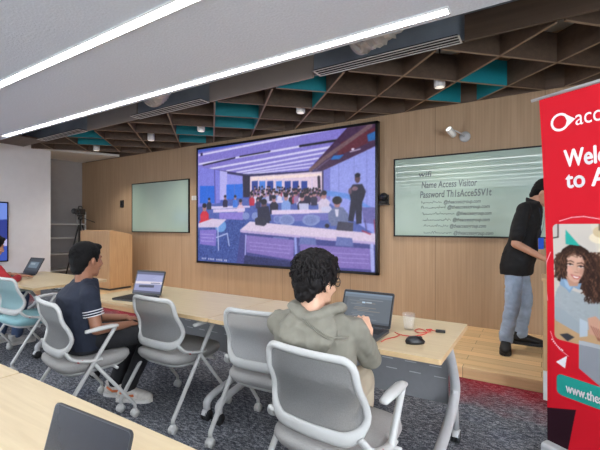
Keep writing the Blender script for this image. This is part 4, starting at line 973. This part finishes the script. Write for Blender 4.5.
# round logo with a point to the right
q = B(560.2, 122.3); c0 = Vector((q[0] / PPM, 0, BZ1 - q[1] / PPM)); rr = 0.050
out = [];
for k in range(40):
    a = math.radians(38 + 284 * k / 39); out.append((rr * math.cos(a), rr * math.sin(a)))
out.append((rr * 1.6, 0.0))
b = MB(); Mt = Matrix.Translation((c0.x, -0.0034, c0.z)) @ Matrix.Rotation(math.radians(90), 4, 'X')
O = [b.bm.verts.new(Mt @ Vector((x, y, 0))) for x, y in out]; I = [b.bm.verts.new(Mt @ Vector((0.0365 * math.cos(math.radians(38 + 284 * k / 39) if k < 40 else 0), 0.0365 * math.sin(math.radians(38 + 284 * k / 39) if k < 40 else 0), 0))) for k in range(41)]
for k in range(41): j = (k + 1) % 41; b.bm.faces.new((O[k], O[j], I[j], I[k]))
b.build('logo', WHITEINK, t)
for k_ in kids(t):
    if k_.type == 'MESH' and k_.name.split('.')[0] in ('print', 'fabric', 'lettering', 'logo', 'top_rail', 'support_pole'):
        lz = k_.location.z
        if k_.name.startswith('fabric'):
            bm_ = bmesh.new(); bm_.from_mesh(k_.data); bmesh.ops.subdivide_edges(bm_, edges=[e for e in bm_.edges if abs(e.verts[0].co.z - e.verts[1].co.z) > 0.5], cuts=30, use_grid_fill=True); bm_.to_mesh(k_.data); bm_.free()
        for v_ in k_.data.vertices: v_.co.y -= lean(v_.co.z + lz)
# ------------------------------------------------------------------ people
def fused(mb, name, m, parent, voxel=0.007, smooth=4, factor=0.5, wrinkle=None):
    """one continuous surface out of overlapping volumes"""
    me0 = mb.mesh(name); o = bpy.data.objects.new('fuse', me0); COL.objects.link(o)
    r = o.modifiers.new('r', 'REMESH'); r.mode = 'VOXEL'; r.voxel_size = voxel; r.adaptivity = 0
    s = o.modifiers.new('s', 'SMOOTH'); s.iterations = smooth; s.factor = factor
    dg = bpy.context.evaluated_depsgraph_get(); dg.update()
    me = bpy.data.meshes.new_from_object(o.evaluated_get(dg)); bpy.data.objects.remove(o)
    if wrinkle:
        amp, f, st = wrinkle
        nrm = [v.normal.copy() for v in me.vertices]
        for v, n in zip(me.vertices, nrm):
            q = Vector((v.co.x * f * st[0], v.co.y * f * st[1], v.co.z * f * st[2]))
            k = mnoise.noise(q) + 0.5 * mnoise.noise(q * 2.3 + Vector((7, 3, 1))); k = 1 - 2 * abs(k)
            v.co += n * (amp * k * 0.8 - amp * 0.4)
    me.materials.clear(); me.materials.append(m)
    for p in me.polygons: p.use_smooth = True
    return link(name, me, parent)

def head_frame(c, yaw, bow, tilt=0.0):
    return Matrix.Translation(Vector(c)) @ Matrix.Rotation(math.radians(yaw), 4, 'Z') @ Matrix.Rotation(math.radians(-bow), 4, 'X') @ Matrix.Rotation(math.radians(tilt), 4, 'Y')
def add_head(b, M):
    R = M.to_3x3()
    E = lambda c, r, rot=None: b.ell(M @ Vector(c), r, (R @ rot) if rot is not None else R, 20, 14)
    E((0, -0.012, 0.035), (0.076, 0.094, 0.092)); E((0, 0.022, -0.020), (0.064, 0.072, 0.085)); E((0, 0.034, -0.080), (0.050, 0.052, 0.034)); E((0, 0.068, -0.098), (0.022, 0.018, 0.018))
    b.cap(M @ V(0, 0.092, 0.012), M @ V(0, 0.108, -0.026), 0.009, 0.013, 10); b.ell(M @ V(0, 0.098, -0.034), (0.018, 0.012, 0.008), R)
    E((0, 0.076, 0.026), (0.052, 0.014, 0.010)); E((0.036, 0.064, -0.030), (0.022, 0.020, 0.020)); E((-0.036, 0.064, -0.030), (0.022, 0.020, 0.020))
    E((0, 0.086, -0.056), (0.021, 0.010, 0.0065)); E((0, 0.083, -0.068), (0.019, 0.010, 0.0065))
    for s in (-1, 1):
        E((s * 0.081, -0.008, -0.010), (0.009, 0.021, 0.032), Matrix.Rotation(s * 0.35, 3, 'Z')); E((s * 0.078, 0.0, -0.035), (0.007, 0.011, 0.012))
def face_details(M, parent, brow_m):
    R = M.to_3x3()
    for s in (-1, 1):
        b = MB(); b.ell(M @ V(s * 0.031, 0.0645, 0.006), (0.0125, 0.010, 0.0085), R); b.mi = 1; b.ell(M @ V(s * 0.031, 0.0727, 0.005), (0.0055, 0.003, 0.0055), R)
        b.build('eye', [mat('eye_white', (226, 222, 216), 0.3), mat('iris_brown', (40, 26, 20), 0.3)], parent)
        b = MB(); b.tube([M @ V(s * 0.014, 0.0865, 0.026), M @ V(s * 0.032, 0.083, 0.031), M @ V(s * 0.048, 0.072, 0.026)], [0.0032, 0.0036, 0.002], 8); b.build('eyebrow', brow_m, parent)
    b = MB(); b.tube([M @ V(-0.020, 0.088, -0.060), M @ V(0, 0.0945, -0.0615), M @ V(0.020, 0.088, -0.060)], [0.003, 0.0058, 0.003], 8); b.build('lips', mat('lips', (150, 88, 80), 0.5), parent)
def add_hand(b, w, d, n, thumb, curl=18, k=1.0):
    """wrist w, finger direction d, back-of-hand normal n, thumb = +1/-1 along d x n"""
    w = Vector(w); d = Vector(d).normalized(); n = Vector(n); n = (n - d * n.dot(d)).normalized(); s = d.cross(n).normalized() * thumb
    R = Matrix((s, d, n)).transposed()
    b.ell(w + d * 0.048 * k, (0.040 * k, 0.054 * k, 0.0155 * k), R); b.ell(w + d * 0.078 * k, (0.039 * k, 0.020 * k, 0.0125 * k), R)
    for off, ln, sp in ((0.029, 0.070, 0.10), (0.010, 0.078, 0.03), (-0.010, 0.073, -0.04), (-0.028, 0.058, -0.12)):
        p = w + d * 0.082 * k + s * off * k; dr = (d + s * sp).normalized(); ang = math.radians(curl); r = 0.0088 * k
        for j, (f, rr) in enumerate(((0.46, 1.0), (0.30, 0.93), (0.24, 0.86))):
            q = p + (dr * math.cos(ang) - n * math.sin(ang)) * ln * f * k; b.cap(p, q, r * rr, r * rr * 0.93, 10); p = q; ang += math.radians(curl * 0.9)
    p = w + d * 0.022 * k + s * 0.030 * k; q = p + (d * 0.62 + s * 0.62 - n * 0.25).normalized() * 0.040 * k; b.cap(p, q, 0.0135 * k, 0.0105 * k, 10); b.cap(q, q + (d * 0.92 + s * 0.25 - n * 0.2).normalized() * 0.032 * k, 0.0102 * k, 0.008 * k, 10)
def hair_cap(b, M, grow=1.0, top=0.0, side=1.0):
    R = M.to_3x3(); E = lambda c, r: b.ell(M @ Vector(c), r, R, 20, 14)
    E((0, -0.020, 0.062 + top), (0.083 * grow, 0.098 * grow, 0.076 * grow)); E((0, -0.060, 0.010), (0.079 * grow, 0.058 * grow, 0.088 * grow)); E((0, -0.070, -0.055), (0.060, 0.036, 0.046))
    for s in (-1, 1): E((s * 0.069 * grow, -0.026, 0.042), (0.016 * side, 0.050, 0.042)); E((s * 0.0725, 0.022, 0.016), (0.007, 0.010, 0.030))
    E((0, 0.050, 0.098 + top), (0.062 * grow, 0.036, 0.026))
def tufts(M, m, parent, n, ln, seed, rad, wid=0.010, curlf=1.0, zmin=-0.35, name='strands', front=0.55):
    """short tapered locks growing from the scalp"""
    rg = random.Random(seed); b = MB(); c = V(0, -0.022, 0.045); i = 0
    while i < n:
        u = V(rg.gauss(0, 1), rg.gauss(0, 1), rg.gauss(0, 1)).normalized()
        if u.z < zmin or (u.y > front and u.z < 0.45): continue
        i += 1
        p = c + V(u.x * rad[0], u.y * rad[1], u.z * rad[2]); t = V(u.x * 0.3 + rg.uniform(-.7, .7), -0.25 + rg.uniform(-.6, .6) + (0.5 if u.y > 0.2 else 0), -0.5 * (1 - max(0, u.z)) + rg.uniform(-.35, .25)); t = (t - u * t.dot(u)).normalized()
        L = ln * rg.uniform(0.6, 1.3); q1 = p + t * L * 0.45 + u * L * 0.22 * curlf; q2 = p + t * L * 0.85 + u * L * 0.16 * curlf; q3 = p + t * L * 1.15 - u * L * 0.10
        b.tube([M @ (p - u * 0.012), M @ p, M @ q1, M @ q2, M @ q3], [(wid * .8, wid * .5), (wid, wid * .55), (wid * .85, wid * .45), (wid * .5, wid * .3), (wid * .08, wid * .08)], 6, ref=R3(M, u))
    return b.build(name, m, parent)
def R3(M, u): return M.to_3x3() @ u
def add_shoe(parent, pos, yaw, up_m, sole_m, k=1.0, accent=None):
    """pos: ankle on the floor"""
    M = Matrix.Translation(Vector(pos)) @ Matrix.Rotation(math.radians(yaw), 4, 'Z'); R = M.to_3x3(); T = lambda *p: M @ (Vector(p) * k)
    def ring(y, z, w, h): return (T(0, y, z), R @ V(w * k, 0, 0), R @ V(0, 0, h * k))
    b = MB(); b.loft([ring(-0.085, 0.052, 0.014, 0.020), ring(-0.078, 0.055, 0.032, 0.032), ring(-0.04, 0.066, 0.038, 0.045), ring(0.01, 0.066, 0.040, 0.045), ring(0.07, 0.054, 0.045, 0.034), ring(0.13, 0.045, 0.047, 0.026), ring(0.17, 0.040, 0.036, 0.020), ring(0.187, 0.036, 0.014, 0.012)], 20, 2.4)
    b.loft([(T(0, -0.035, 0.085), R @ V(0.040 * k, 0, 0), R @ V(0, 0.046 * k, 0)), (T(0, -0.032, 0.118), R @ V(0.043 * k, 0, 0), R @ V(0, 0.050 * k, 0))], 18, 2.0)
    sh = b.build('shoe', up_m, parent)
    b = MB(); pr = [(0.030, -0.09), (0.040, -0.05), (0.038, 0.02), (0.048, 0.09), (0.046, 0.14), (0.032, 0.178), (0.0, 0.193), (-0.032, 0.178), (-0.046, 0.14), (-0.048, 0.09), (-0.038, 0.02), (-0.040, -0.05), (-0.030, -0.09), (0, -0.098)]
    b.prism([(x * k, y * k) for x, y in pr], 0.0, 0.027 * k, M); b.build('sole', sole_m, sh)
    b = MB()
    for j in range(4): y = 0.035 + 0.02 * j; b.tube([T(-0.028, y - 0.006, 0.088 - 0.009 * j), T(0, y, 0.101 - 0.0105 * j), T(0.028, y - 0.006, 0.088 - 0.009 * j)], 0.0035 * k, 6)
    b.build('laces', accent or up_m, sh)
    if accent:
        for s in (-1, 1):
            b = MB(); b.tube([T(s * 0.041, -0.05, 0.080), T(s * 0.044, 0.0, 0.052), T(s * 0.047, 0.06, 0.060)], [(0.010 * k, 0.004 * k)] * 3, 8, ref=R @ V(s, 0, 0))
            b.build('side_flash', accent, sh)
    return sh
def torso(b, rings, k=1.0):
    b.loft([((x, y, z), (w * k, 0, 0), (0, d * k, 0)) for x, y, z, w, d in rings], 28, 2.4)
def mirror(p): return V(-p[0], p[1], p[2])

SK_LIGHT = mat('light_skin', (214, 170, 142), 0.5, var=0.03, scale=25); SK_BROWN = mat('brown_skin', (150, 104, 80), 0.5, var=0.03, scale=25); SK_TAN = mat('tan_skin', (190, 140, 112), 0.5, var=0.03, scale=25)
HAIRM = mat('black_hair', (11, 10, 11), 0.8, var=0.3, scale=60, spec=0.25); HAIRB = mat('dark_brown_hair', (20, 16, 16), 0.7, var=0.35, scale=70, spec=0.3)

def seated(label, loc, rz, skin, shirt_m, trouser_m, shoe_m, sole_m, headM, rings, arms, hand_d, long_sleeve, sleeve_len=0.62, legs=None, hair=None, voxel=0.0065, accent=None, hand_curl=20, shirt_name='polo_shirt', wr=(0.004, 9, (1, 1, 1.6)), toes=(-8, 8)):
    t = thing('person', label, 'person', loc, math.radians(rz))
    (shR, elR, wrR), (shL, elL, wrL) = arms
    knees, ankles = legs
    b = MB(); add_head(b, headM)
    nb = Vector(rings[-1][:3]); b.cap(nb - V(0, 0.02, 0.06), headM @ V(0, -0.028, -0.055), 0.060, 0.052); torso(b, [r for r in rings], 0.90)
    for (sh, el, wr_), hd, th in ((arms[0], hand_d[0], 1), (arms[1], hand_d[1], -1)):
        b.cap(sh, el, 0.047, 0.038); b.cap(el, wr_, 0.038, 0.026); d, n = hd; add_hand(b, wr_, d, n, -th, hand_curl)
    for kn, an, s in zip(knees, ankles, (1, -1)):
        hip = V(s * 0.09, rings[0][1] + 0.02, 0.555); b.cap(hip, kn, 0.068, 0.050); b.cap(kn, V(*an) + V(0, 0, 0.09), 0.048, 0.034); fy = math.radians(toes[0 if s > 0 else 1]); b.cap(V(*an) + V(0, 0.0, 0.055), V(*an) + V(-math.sin(fy), math.cos(fy), 0) * 0.08 + V(0, 0, 0.048), 0.028, 0.022)
    fused(b, 'body', skin, t, voxel, 3)
    face_details(headM, t, HAIRM)
    b = MB(); torso(b, rings, 1.0)
    for sh, el, wr_ in arms:
        sh, el, wr_ = Vector(sh), Vector(el), Vector(wr_); b.ell(sh + V(0, 0, 0.0), (0.064, 0.062, 0.060))
        inner = V(sh.x * 0.45, rings[-2][1], rings[-2][2] - 0.01); b.cap(inner, sh, 0.058, 0.060)
        if long_sleeve: b.cap(sh, el, 0.063, 0.055); b.cap(el, el.lerp(wr_, 0.74), 0.056, 0.038)
        else: e2 = sh.lerp(el, sleeve_len); b.cap(sh, e2, 0.062, 0.058)
    shirt = fused(b, shirt_name, shirt_m, t, voxel, 5, 0.5, wr)
    b = MB(); b.loft([((0, rings[0][1], 0.478), (0.160, 0, 0), (0, 0.112, 0)), ((0, rings[0][1], 0.56), (0.168, 0, 0), (0, 0.114, 0)), ((0, rings[0][1], 0.63), (0.156, 0, 0), (0, 0.104, 0))], 24)
    for kn, an, s in zip(knees, ankles, (1, -1)):
        hip = V(s * 0.085, rings[0][1] + 0.02, 0.555); b.cap(hip, kn, 0.083, 0.068); b.cap(kn, V(*an) + V(0, 0, 0.12), 0.067, 0.056)
    fused(b, 'trousers', trouser_m, t, voxel + 0.001, 5, 0.5, (0.004, 8, (1, 1, 1)))
    for an, yw in zip(ankles, toes): add_shoe(t, an, yw, shoe_m, sole_m, 1.0, accent)
    return t, shirt

# the person in the hooded jacket, typing
JACKET = mat('grey_green_canvas', (128, 125, 112), 0.85, var=0.10, scale=14, bump=0.1); BEIGE = mat('beige_cotton', (196, 182, 158), 0.85, var=0.04, scale=20); WHITESOLE = mat('white_sole', (214, 212, 206), 0.6)
hM = head_frame((-0.025, 0.0, 1.105), -26, 8, 2)
rings = [(0, -0.015, 0.50, 0.160, 0.105), (0, -0.02, 0.62, 0.160, 0.108), (-0.02, -0.03, 0.76, 0.185, 0.125), (-0.03, -0.025, 0.87, 0.195, 0.115), (-0.03, -0.02, 0.93, 0.150, 0.088), (-0.02, -0.015, 0.965, 0.075, 0.070)]
arms = ((V(0.150, 0.0, 0.895), V(0.178, 0.19, 0.715), V(0.145, 0.295, 0.782)), (V(-0.215, 0.0, 0.895), V(-0.25, 0.27, 0.72), V(-0.13, 0.45, 0.785)))
legs = ((V(0.09, 0.40, 0.53), V(-0.12, 0.40, 0.53)), (V(0.09, 0.36, 0.0), V(-0.12, 0.36, 0.0)))
t, jk = seated('person with dark tousled hair and glasses in a grey-green hooded jacket typing on a laptop', (-0.855, 1.555, 0), 9, SK_LIGHT, JACKET, BEIGE, mat('white_canvas_shoe', (206, 204, 200), 0.7), WHITESOLE, hM, rings, arms,
    ((V(-0.34, 0.52, 0.62), V(0.3, -0.75, 0.5)), (V(0.3, 0.9, -0.12), V(0.1, 0, 1))), True, legs=legs, shirt_name='hooded_jacket', wr=(0.0075, 10, (1.3, 1.3, 0.8)), hand_curl=14)
# hood lying on the back, with its seam
b = MB(); hp = smooth_path([(0.045, 0.085, 0.945), (0.080, 0.03, 0.985), (0.072, -0.055, 0.995), (-0.02, -0.115, 0.965), (-0.112, -0.055, 0.992), (-0.120, 0.03, 0.982), (-0.085, 0.085, 0.942)], 6)
b.tube(hp, [(0.020 + 0.018 * math.sin(math.pi * i / (len(hp) - 1)), 0.024) for i in range(len(hp))], 12)
b.loft([((-0.02, -0.085, 0.97), (0.105, 0, 0), (0, 0.035, 0)), ((-0.02, -0.125, 0.93), (0.135, 0, 0), (0, 0.046, 0)), ((-0.02, -0.150, 0.875), (0.125, 0, 0), (0, 0.040, 0)), ((-0.02, -0.148, 0.82), (0.085, 0, 0), (0, 0.028, 0)), ((-0.02, -0.140, 0.785), (0.035, 0, 0), (0, 0.016, 0))], 24, 2.1)
hood = fused(b, 'hood', JACKET, jk, 0.006, 3, 0.5, (0.006, 13, (1.2, 1.2, 0.9)))
b = MB()
for o_ in (0.0, 0.012): b.tube(smooth_path([(-0.10, -0.112, 0.985 - o_), (-0.03, -0.150, 0.965 - o_), (0.05, -0.178, 0.93 - o_), (0.10, -0.168, 0.905 - o_), (0.155, -0.10, 0.895 - o_)], 6), 0.0032, 6)
b.build('seam', JACKET, hood)
b = MB(); hair_cap(b, hM, 1.09, 0.008, 1.2); fused(b, 'hair', HAIRB, t, 0.007, 2, 0.5, (0.010, 34, (1, 1, 1)))
tufts(hM, HAIRB, t, 620, 0.050, 4, (0.085, 0.103, 0.088), 0.0065, 0.9, -0.62, 'hair_locks', 0.62)
GLS = BLACKP
b = MB()
for s in (-1, 1):
    b.tube([hM @ V(s * 0.033 + 0.025 * math.cos(a * math.pi / 8), 0.106 - 0.012 * abs(math.cos(a * math.pi / 8)) * (1 if s * math.cos(a * math.pi / 8) > 0 else 0), 0.004 + 0.020 * math.sin(a * math.pi / 8)) for a in range(16)], 0.0024, 6, closed=True)
    b.tube([hM @ V(s * 0.058, 0.094, 0.010), hM @ V(s * 0.079, 0.060, 0.010), hM @ V(s * 0.083, -0.005, 0.006)], 0.0024, 6)
b.tube([hM @ V(-0.009, 0.106, 0.006), hM @ V(0, 0.112, 0.009), hM @ V(0.009, 0.106, 0.006)], 0.0022, 6); b.build('glasses', GLS, t)

# the man in the navy polo shirt
NAVY = mat('navy_pique', (26, 33, 49), 0.85, var=0.08, scale=20); BLACKT = mat('black_trousers', (30, 30, 33), 0.85, var=0.1, scale=20)
hM = head_frame((0.025, -0.01, 1.115), 14, 4, 0)
rings = [(0, -0.025, 0.50, 0.165, 0.110), (-0.015, -0.04, 0.62, 0.182, 0.122), (-0.03, -0.055, 0.76, 0.200, 0.130), (-0.025, -0.055, 0.87, 0.205, 0.120), (-0.005, -0.035, 0.938, 0.155, 0.092), (0.012, -0.01, 0.975, 0.075, 0.070)]
arms = ((V(0.165, -0.045, 0.895), V(0.205, -0.015, 0.655), V(0.12, 0.24, 0.63)), (V(-0.185, -0.01, 0.885), V(-0.23, 0.10, 0.645), V(-0.06, 0.30, 0.64)))
legs = ((V(0.13, 0.42, 0.535), V(-0.13, 0.42, 0.535)), (V(-0.01, 0.30, 0.0), V(-0.18, 0.27, 0.0)))
t, sh = seated('man with short dark hair in a navy polo shirt sitting with hands in his lap', (-2.765, 1.535, 0), -10, SK_BROWN, NAVY, BLACKT, mat('white_sneaker', (206, 200, 192), 0.6, var=0.15, scale=40), WHITESOLE, hM, rings, arms,
    ((V(-0.5, 0.8, -0.15), V(0.1, 0.1, 1)), (V(0.6, 0.7, -0.15), V(-0.1, 0.1, 1))), False, 0.44, legs=legs, accent=mat('orange_accent', (206, 112, 62), 0.6), hand_curl=26, toes=(-52, -58))
b = MB()
for k_ in range(3):
    a0, a1 = Vector(arms[0][0]), Vector(arms[0][1]); d = (a1 - a0).normalized(); c = a0 + (a1 - a0) * (0.46 + 0.07 * k_) ; s1 = d.orthogonal().normalized(); s2 = d.cross(s1)
    b.tube([c + (s1 * math.cos(q * math.pi / 12) + s2 * math.sin(q * math.pi / 12)) * 0.0605 for q in range(24)], (0.0055, 0.003), 8, closed=True, ref=d)
b.build('sleeve_stripes', mat('white_stripe', (226, 226, 228), 0.7), sh)
b = MB(); b.tube([(0.012 + 0.070 * math.cos(q * math.pi / 12), -0.014 + 0.070 * math.sin(q * math.pi / 12), 0.966 - 0.012 * math.sin(q * math.pi / 12)) for q in range(24)], (0.007, 0.026), 8, closed=True, ref=(0, 0, 1)); b.build('collar', NAVY, sh)
b = MB(); hair_cap(b, hM, 1.0, 0.0, 0.9); fused(b, 'hair', HAIRM, t, 0.0065, 3, 0.5, (0.004, 40, (1, 1, 1)))
tufts(hM, HAIRM, t, 360, 0.034, 9, (0.078, 0.096, 0.082), 0.0050, 0.6, -0.15, 'hair_locks', 0.6)

# partly visible person at the left table
REDS = mat('red_jersey', (176, 40, 48), 0.8, var=0.05); JEANSD = mat('blue_jeans', (70, 88, 120), 0.85, var=0.12, scale=20)
hM = head_frame((0.03, 0.17, 1.13), 6, 16, 0)
rings = [(0, -0.03, 0.50, 0.165, 0.115), (0, -0.0, 0.62, 0.168, 0.120), (0, 0.05, 0.76, 0.185, 0.125), (0.01, 0.095, 0.87, 0.192, 0.115), (0.015, 0.12, 0.93, 0.150, 0.088), (0.02, 0.135, 0.965, 0.075, 0.070)]
arms = ((V(0.20, 0.12, 0.885), V(0.26, 0.22, 0.72), V(0.045, 0.43, 0.775)), (V(-0.18, 0.12, 0.885), V(-0.26, 0.22, 0.71), V(-0.22, 0.44, 0.78)))
legs = ((V(0.12, 0.42, 0.535), V(-0.12, 0.42, 0.535)), (V(0.12, 0.36, 0.0), V(-0.12, 0.30, 0.0)))
t, sh = seated('partly visible person at the left edge of the photo with one hand beside a laptop', (-5.21, 1.655, 0), 4, SK_TAN, REDS, JEANSD, mat('pale_grey_shoe', (190, 188, 184), 0.7), WHITESOLE, hM, rings, arms,
    ((V(-0.25, 0.95, -0.10), V(0.0, 0, 1)), (V(0.1, 0.95, -0.10), V(0, 0, 1))), True, legs=legs, shirt_name='sweater', hand_curl=10)
b = MB(); hair_cap(b, hM, 1.05); fused(b, 'hair', HAIRM, t, 0.007, 3, 0.5, (0.004, 40, (1, 1, 1)))
tufts(hM, HAIRM, t, 160, 0.034, 11, (0.082, 0.100, 0.086), 0.006, 0.6, -0.45, 'hair_locks', 0.6)

# the man standing on the platform
BLACKPOLO = mat('black_pique', (13, 13, 15), 0.85, var=0.1, scale=20); DENIM = mat('light_blue_denim', (160, 178, 200), 0.85, var=0.20, scale=9)
t = thing('person', 'man in a black polo and light blue jeans standing on the platform, head bowed', 'person', (-0.22, 4.56, 0.10), math.radians(-100))
hM = head_frame((0.0, 0.245, 1.585), 4, 34, 0)
rings = [(0, 0.02, 0.84, 0.165, 0.120), (0, 0.03, 0.96, 0.160, 0.118), (0, 0.06, 1.12, 0.162, 0.122), (0, 0.095, 1.30, 0.190, 0.125), (0, 0.12, 1.42, 0.195, 0.105), (0, 0.14, 1.475, 0.140, 0.080), (0, 0.155, 1.505, 0.072, 0.066)]
arms = ((V(0.19, 0.11, 1.43), V(0.25, 0.05, 1.085), V(0.13, 0.29, 0.935)), (V(-0.19, 0.11, 1.43), V(-0.25, 0.12, 1.11), V(-0.10, 0.36, 1.00)))
hips = (V(0.095, 0.0, 0.88), V(-0.095, 0.0, 0.88)); knees = (V(0.14, 0.0, 0.49), V(-0.15, 0.05, 0.49)); ank = (V(0.155, -0.06, 0.0), V(-0.19, 0.0, 0.0))
b = MB(); add_head(b, hM); b.cap((0, 0.14, 1.45), hM @ V(0, -0.03, -0.06), 0.062, 0.054); torso(b, rings, 0.90)
for (sh_, el, wr_), th in zip(arms, (1, -1)):
    b.cap(sh_, el, 0.050, 0.040); b.cap(el, wr_, 0.041, 0.027); add_hand(b, wr_, (wr_ - el) + V(0, 0.10, 0.03), V(th * 0.3, 0.2, 1), -th, 24)
for hp_, kn, an in zip(hips, knees, ank): b.cap(hp_, kn, 0.080, 0.054); b.cap(kn, an + V(0, 0, 0.10), 0.052, 0.036); fy = math.radians(-78 if an.x > 0 else 14); b.cap(an + V(0, 0, 0.06), an + V(-math.sin(fy), math.cos(fy), 0) * 0.08 + V(0, 0, 0.05), 0.030, 0.024)
fused(b, 'body', SK_TAN, t, 0.007, 3); face_details(hM, t, HAIRM)
b = MB(); torso(b, [(0, 0.0, 0.765, 0.192, 0.142), (0, 0.005, 0.86, 0.194, 0.146), (0, 0.035, 1.0, 0.182, 0.148)] + rings[2:], 1.03)
for sh_, el, wr_ in arms: b.ell(sh_, (0.066, 0.066, 0.062)); b.cap(V(sh_.x * 0.4, 0.13, 1.45), sh_, 0.058, 0.062); b.cap(sh_, sh_.lerp(el, 0.80), 0.066, 0.064)
sh = fused(b, 'polo_shirt', BLACKPOLO, t, 0.007, 5, 0.5, (0.005, 8, (1, 1, 1.4)))
b = MB(); b.tube([(0.070 * math.cos(q * math.pi / 12), 0.158 + 0.066 * math.sin(q * math.pi / 12), 1.497 - 0.030 * math.sin(q * math.pi / 12)) for q in range(24)], (0.007, 0.026), 8, closed=True, ref=(0, 0, 1)); b.build('collar', BLACKPOLO, sh)
b = MB(); b.loft([((0, 0.0, 0.80), (0.160, 0, 0), (0, 0.118, 0)), ((0, 0.005, 0.90), (0.160, 0, 0), (0, 0.118, 0)), ((0, 0.015, 0.97), (0.150, 0, 0), (0, 0.108, 0))], 24)
for hp_, kn, an in zip(hips, knees, ank): b.cap(hp_ - V(0, 0, 0.02), kn, 0.086, 0.074); b.cap(kn, an + V(0, 0, 0.13), 0.072, 0.062); b.cap(an + V(0, 0, 0.16), an + V(0, 0.005, 0.115), 0.066, 0.064)
fused(b, 'jeans', DENIM, t, 0.008, 5, 0.5, (0.007, 9, (1, 1, 2.0)))
BLKSHOE = mat('black_shoe', (24, 24, 26), 0.6, var=0.1); SOLEK = mat('black_sole', (40, 40, 42), 0.7)
add_shoe(t, ank[0], -78, BLKSHOE, SOLEK, 1.12); add_shoe(t, ank[1], 14, BLKSHOE, SOLEK, 1.12)
b = MB(); hair_cap(b, hM, 1.03); fused(b, 'hair', HAIRM, t, 0.0065, 3, 0.5, (0.003, 40, (1, 1, 1)))
tufts(hM, HAIRM, t, 220, 0.028, 21, (0.079, 0.096, 0.082), 0.005, 0.5, -0.12, 'hair_locks', 0.6)
b = MB(); ln_ = [(0.055, 0.13, 1.525), (0.085, 0.215, 1.44), (0.095, 0.235, 1.30), (0.100, 0.225, 1.15)]
b.tube(smooth_path(ln_, 6), (0.006, 0.0012), 6, ref=(0, 1, 0)); b.tube(smooth_path([(-0.055, 0.13, 1.525), (-0.03, 0.235, 1.42), (0.04, 0.248, 1.28), (0.098, 0.230, 1.15)], 6), (0.006, 0.0012), 6, ref=(0, 1, 0)); ly = b.build('lanyard', mat('blue_ribbon', (30, 40, 90), 0.6), t)
b = MB(); b.box((0.105, 0.238, 1.09), (0.066, 0.006, 0.11), 0.002, rot=Matrix.Rotation(math.radians(-30), 3, 'Z')); b.build('badge', mat('blue_badge', (34, 92, 214), 0.4), ly)
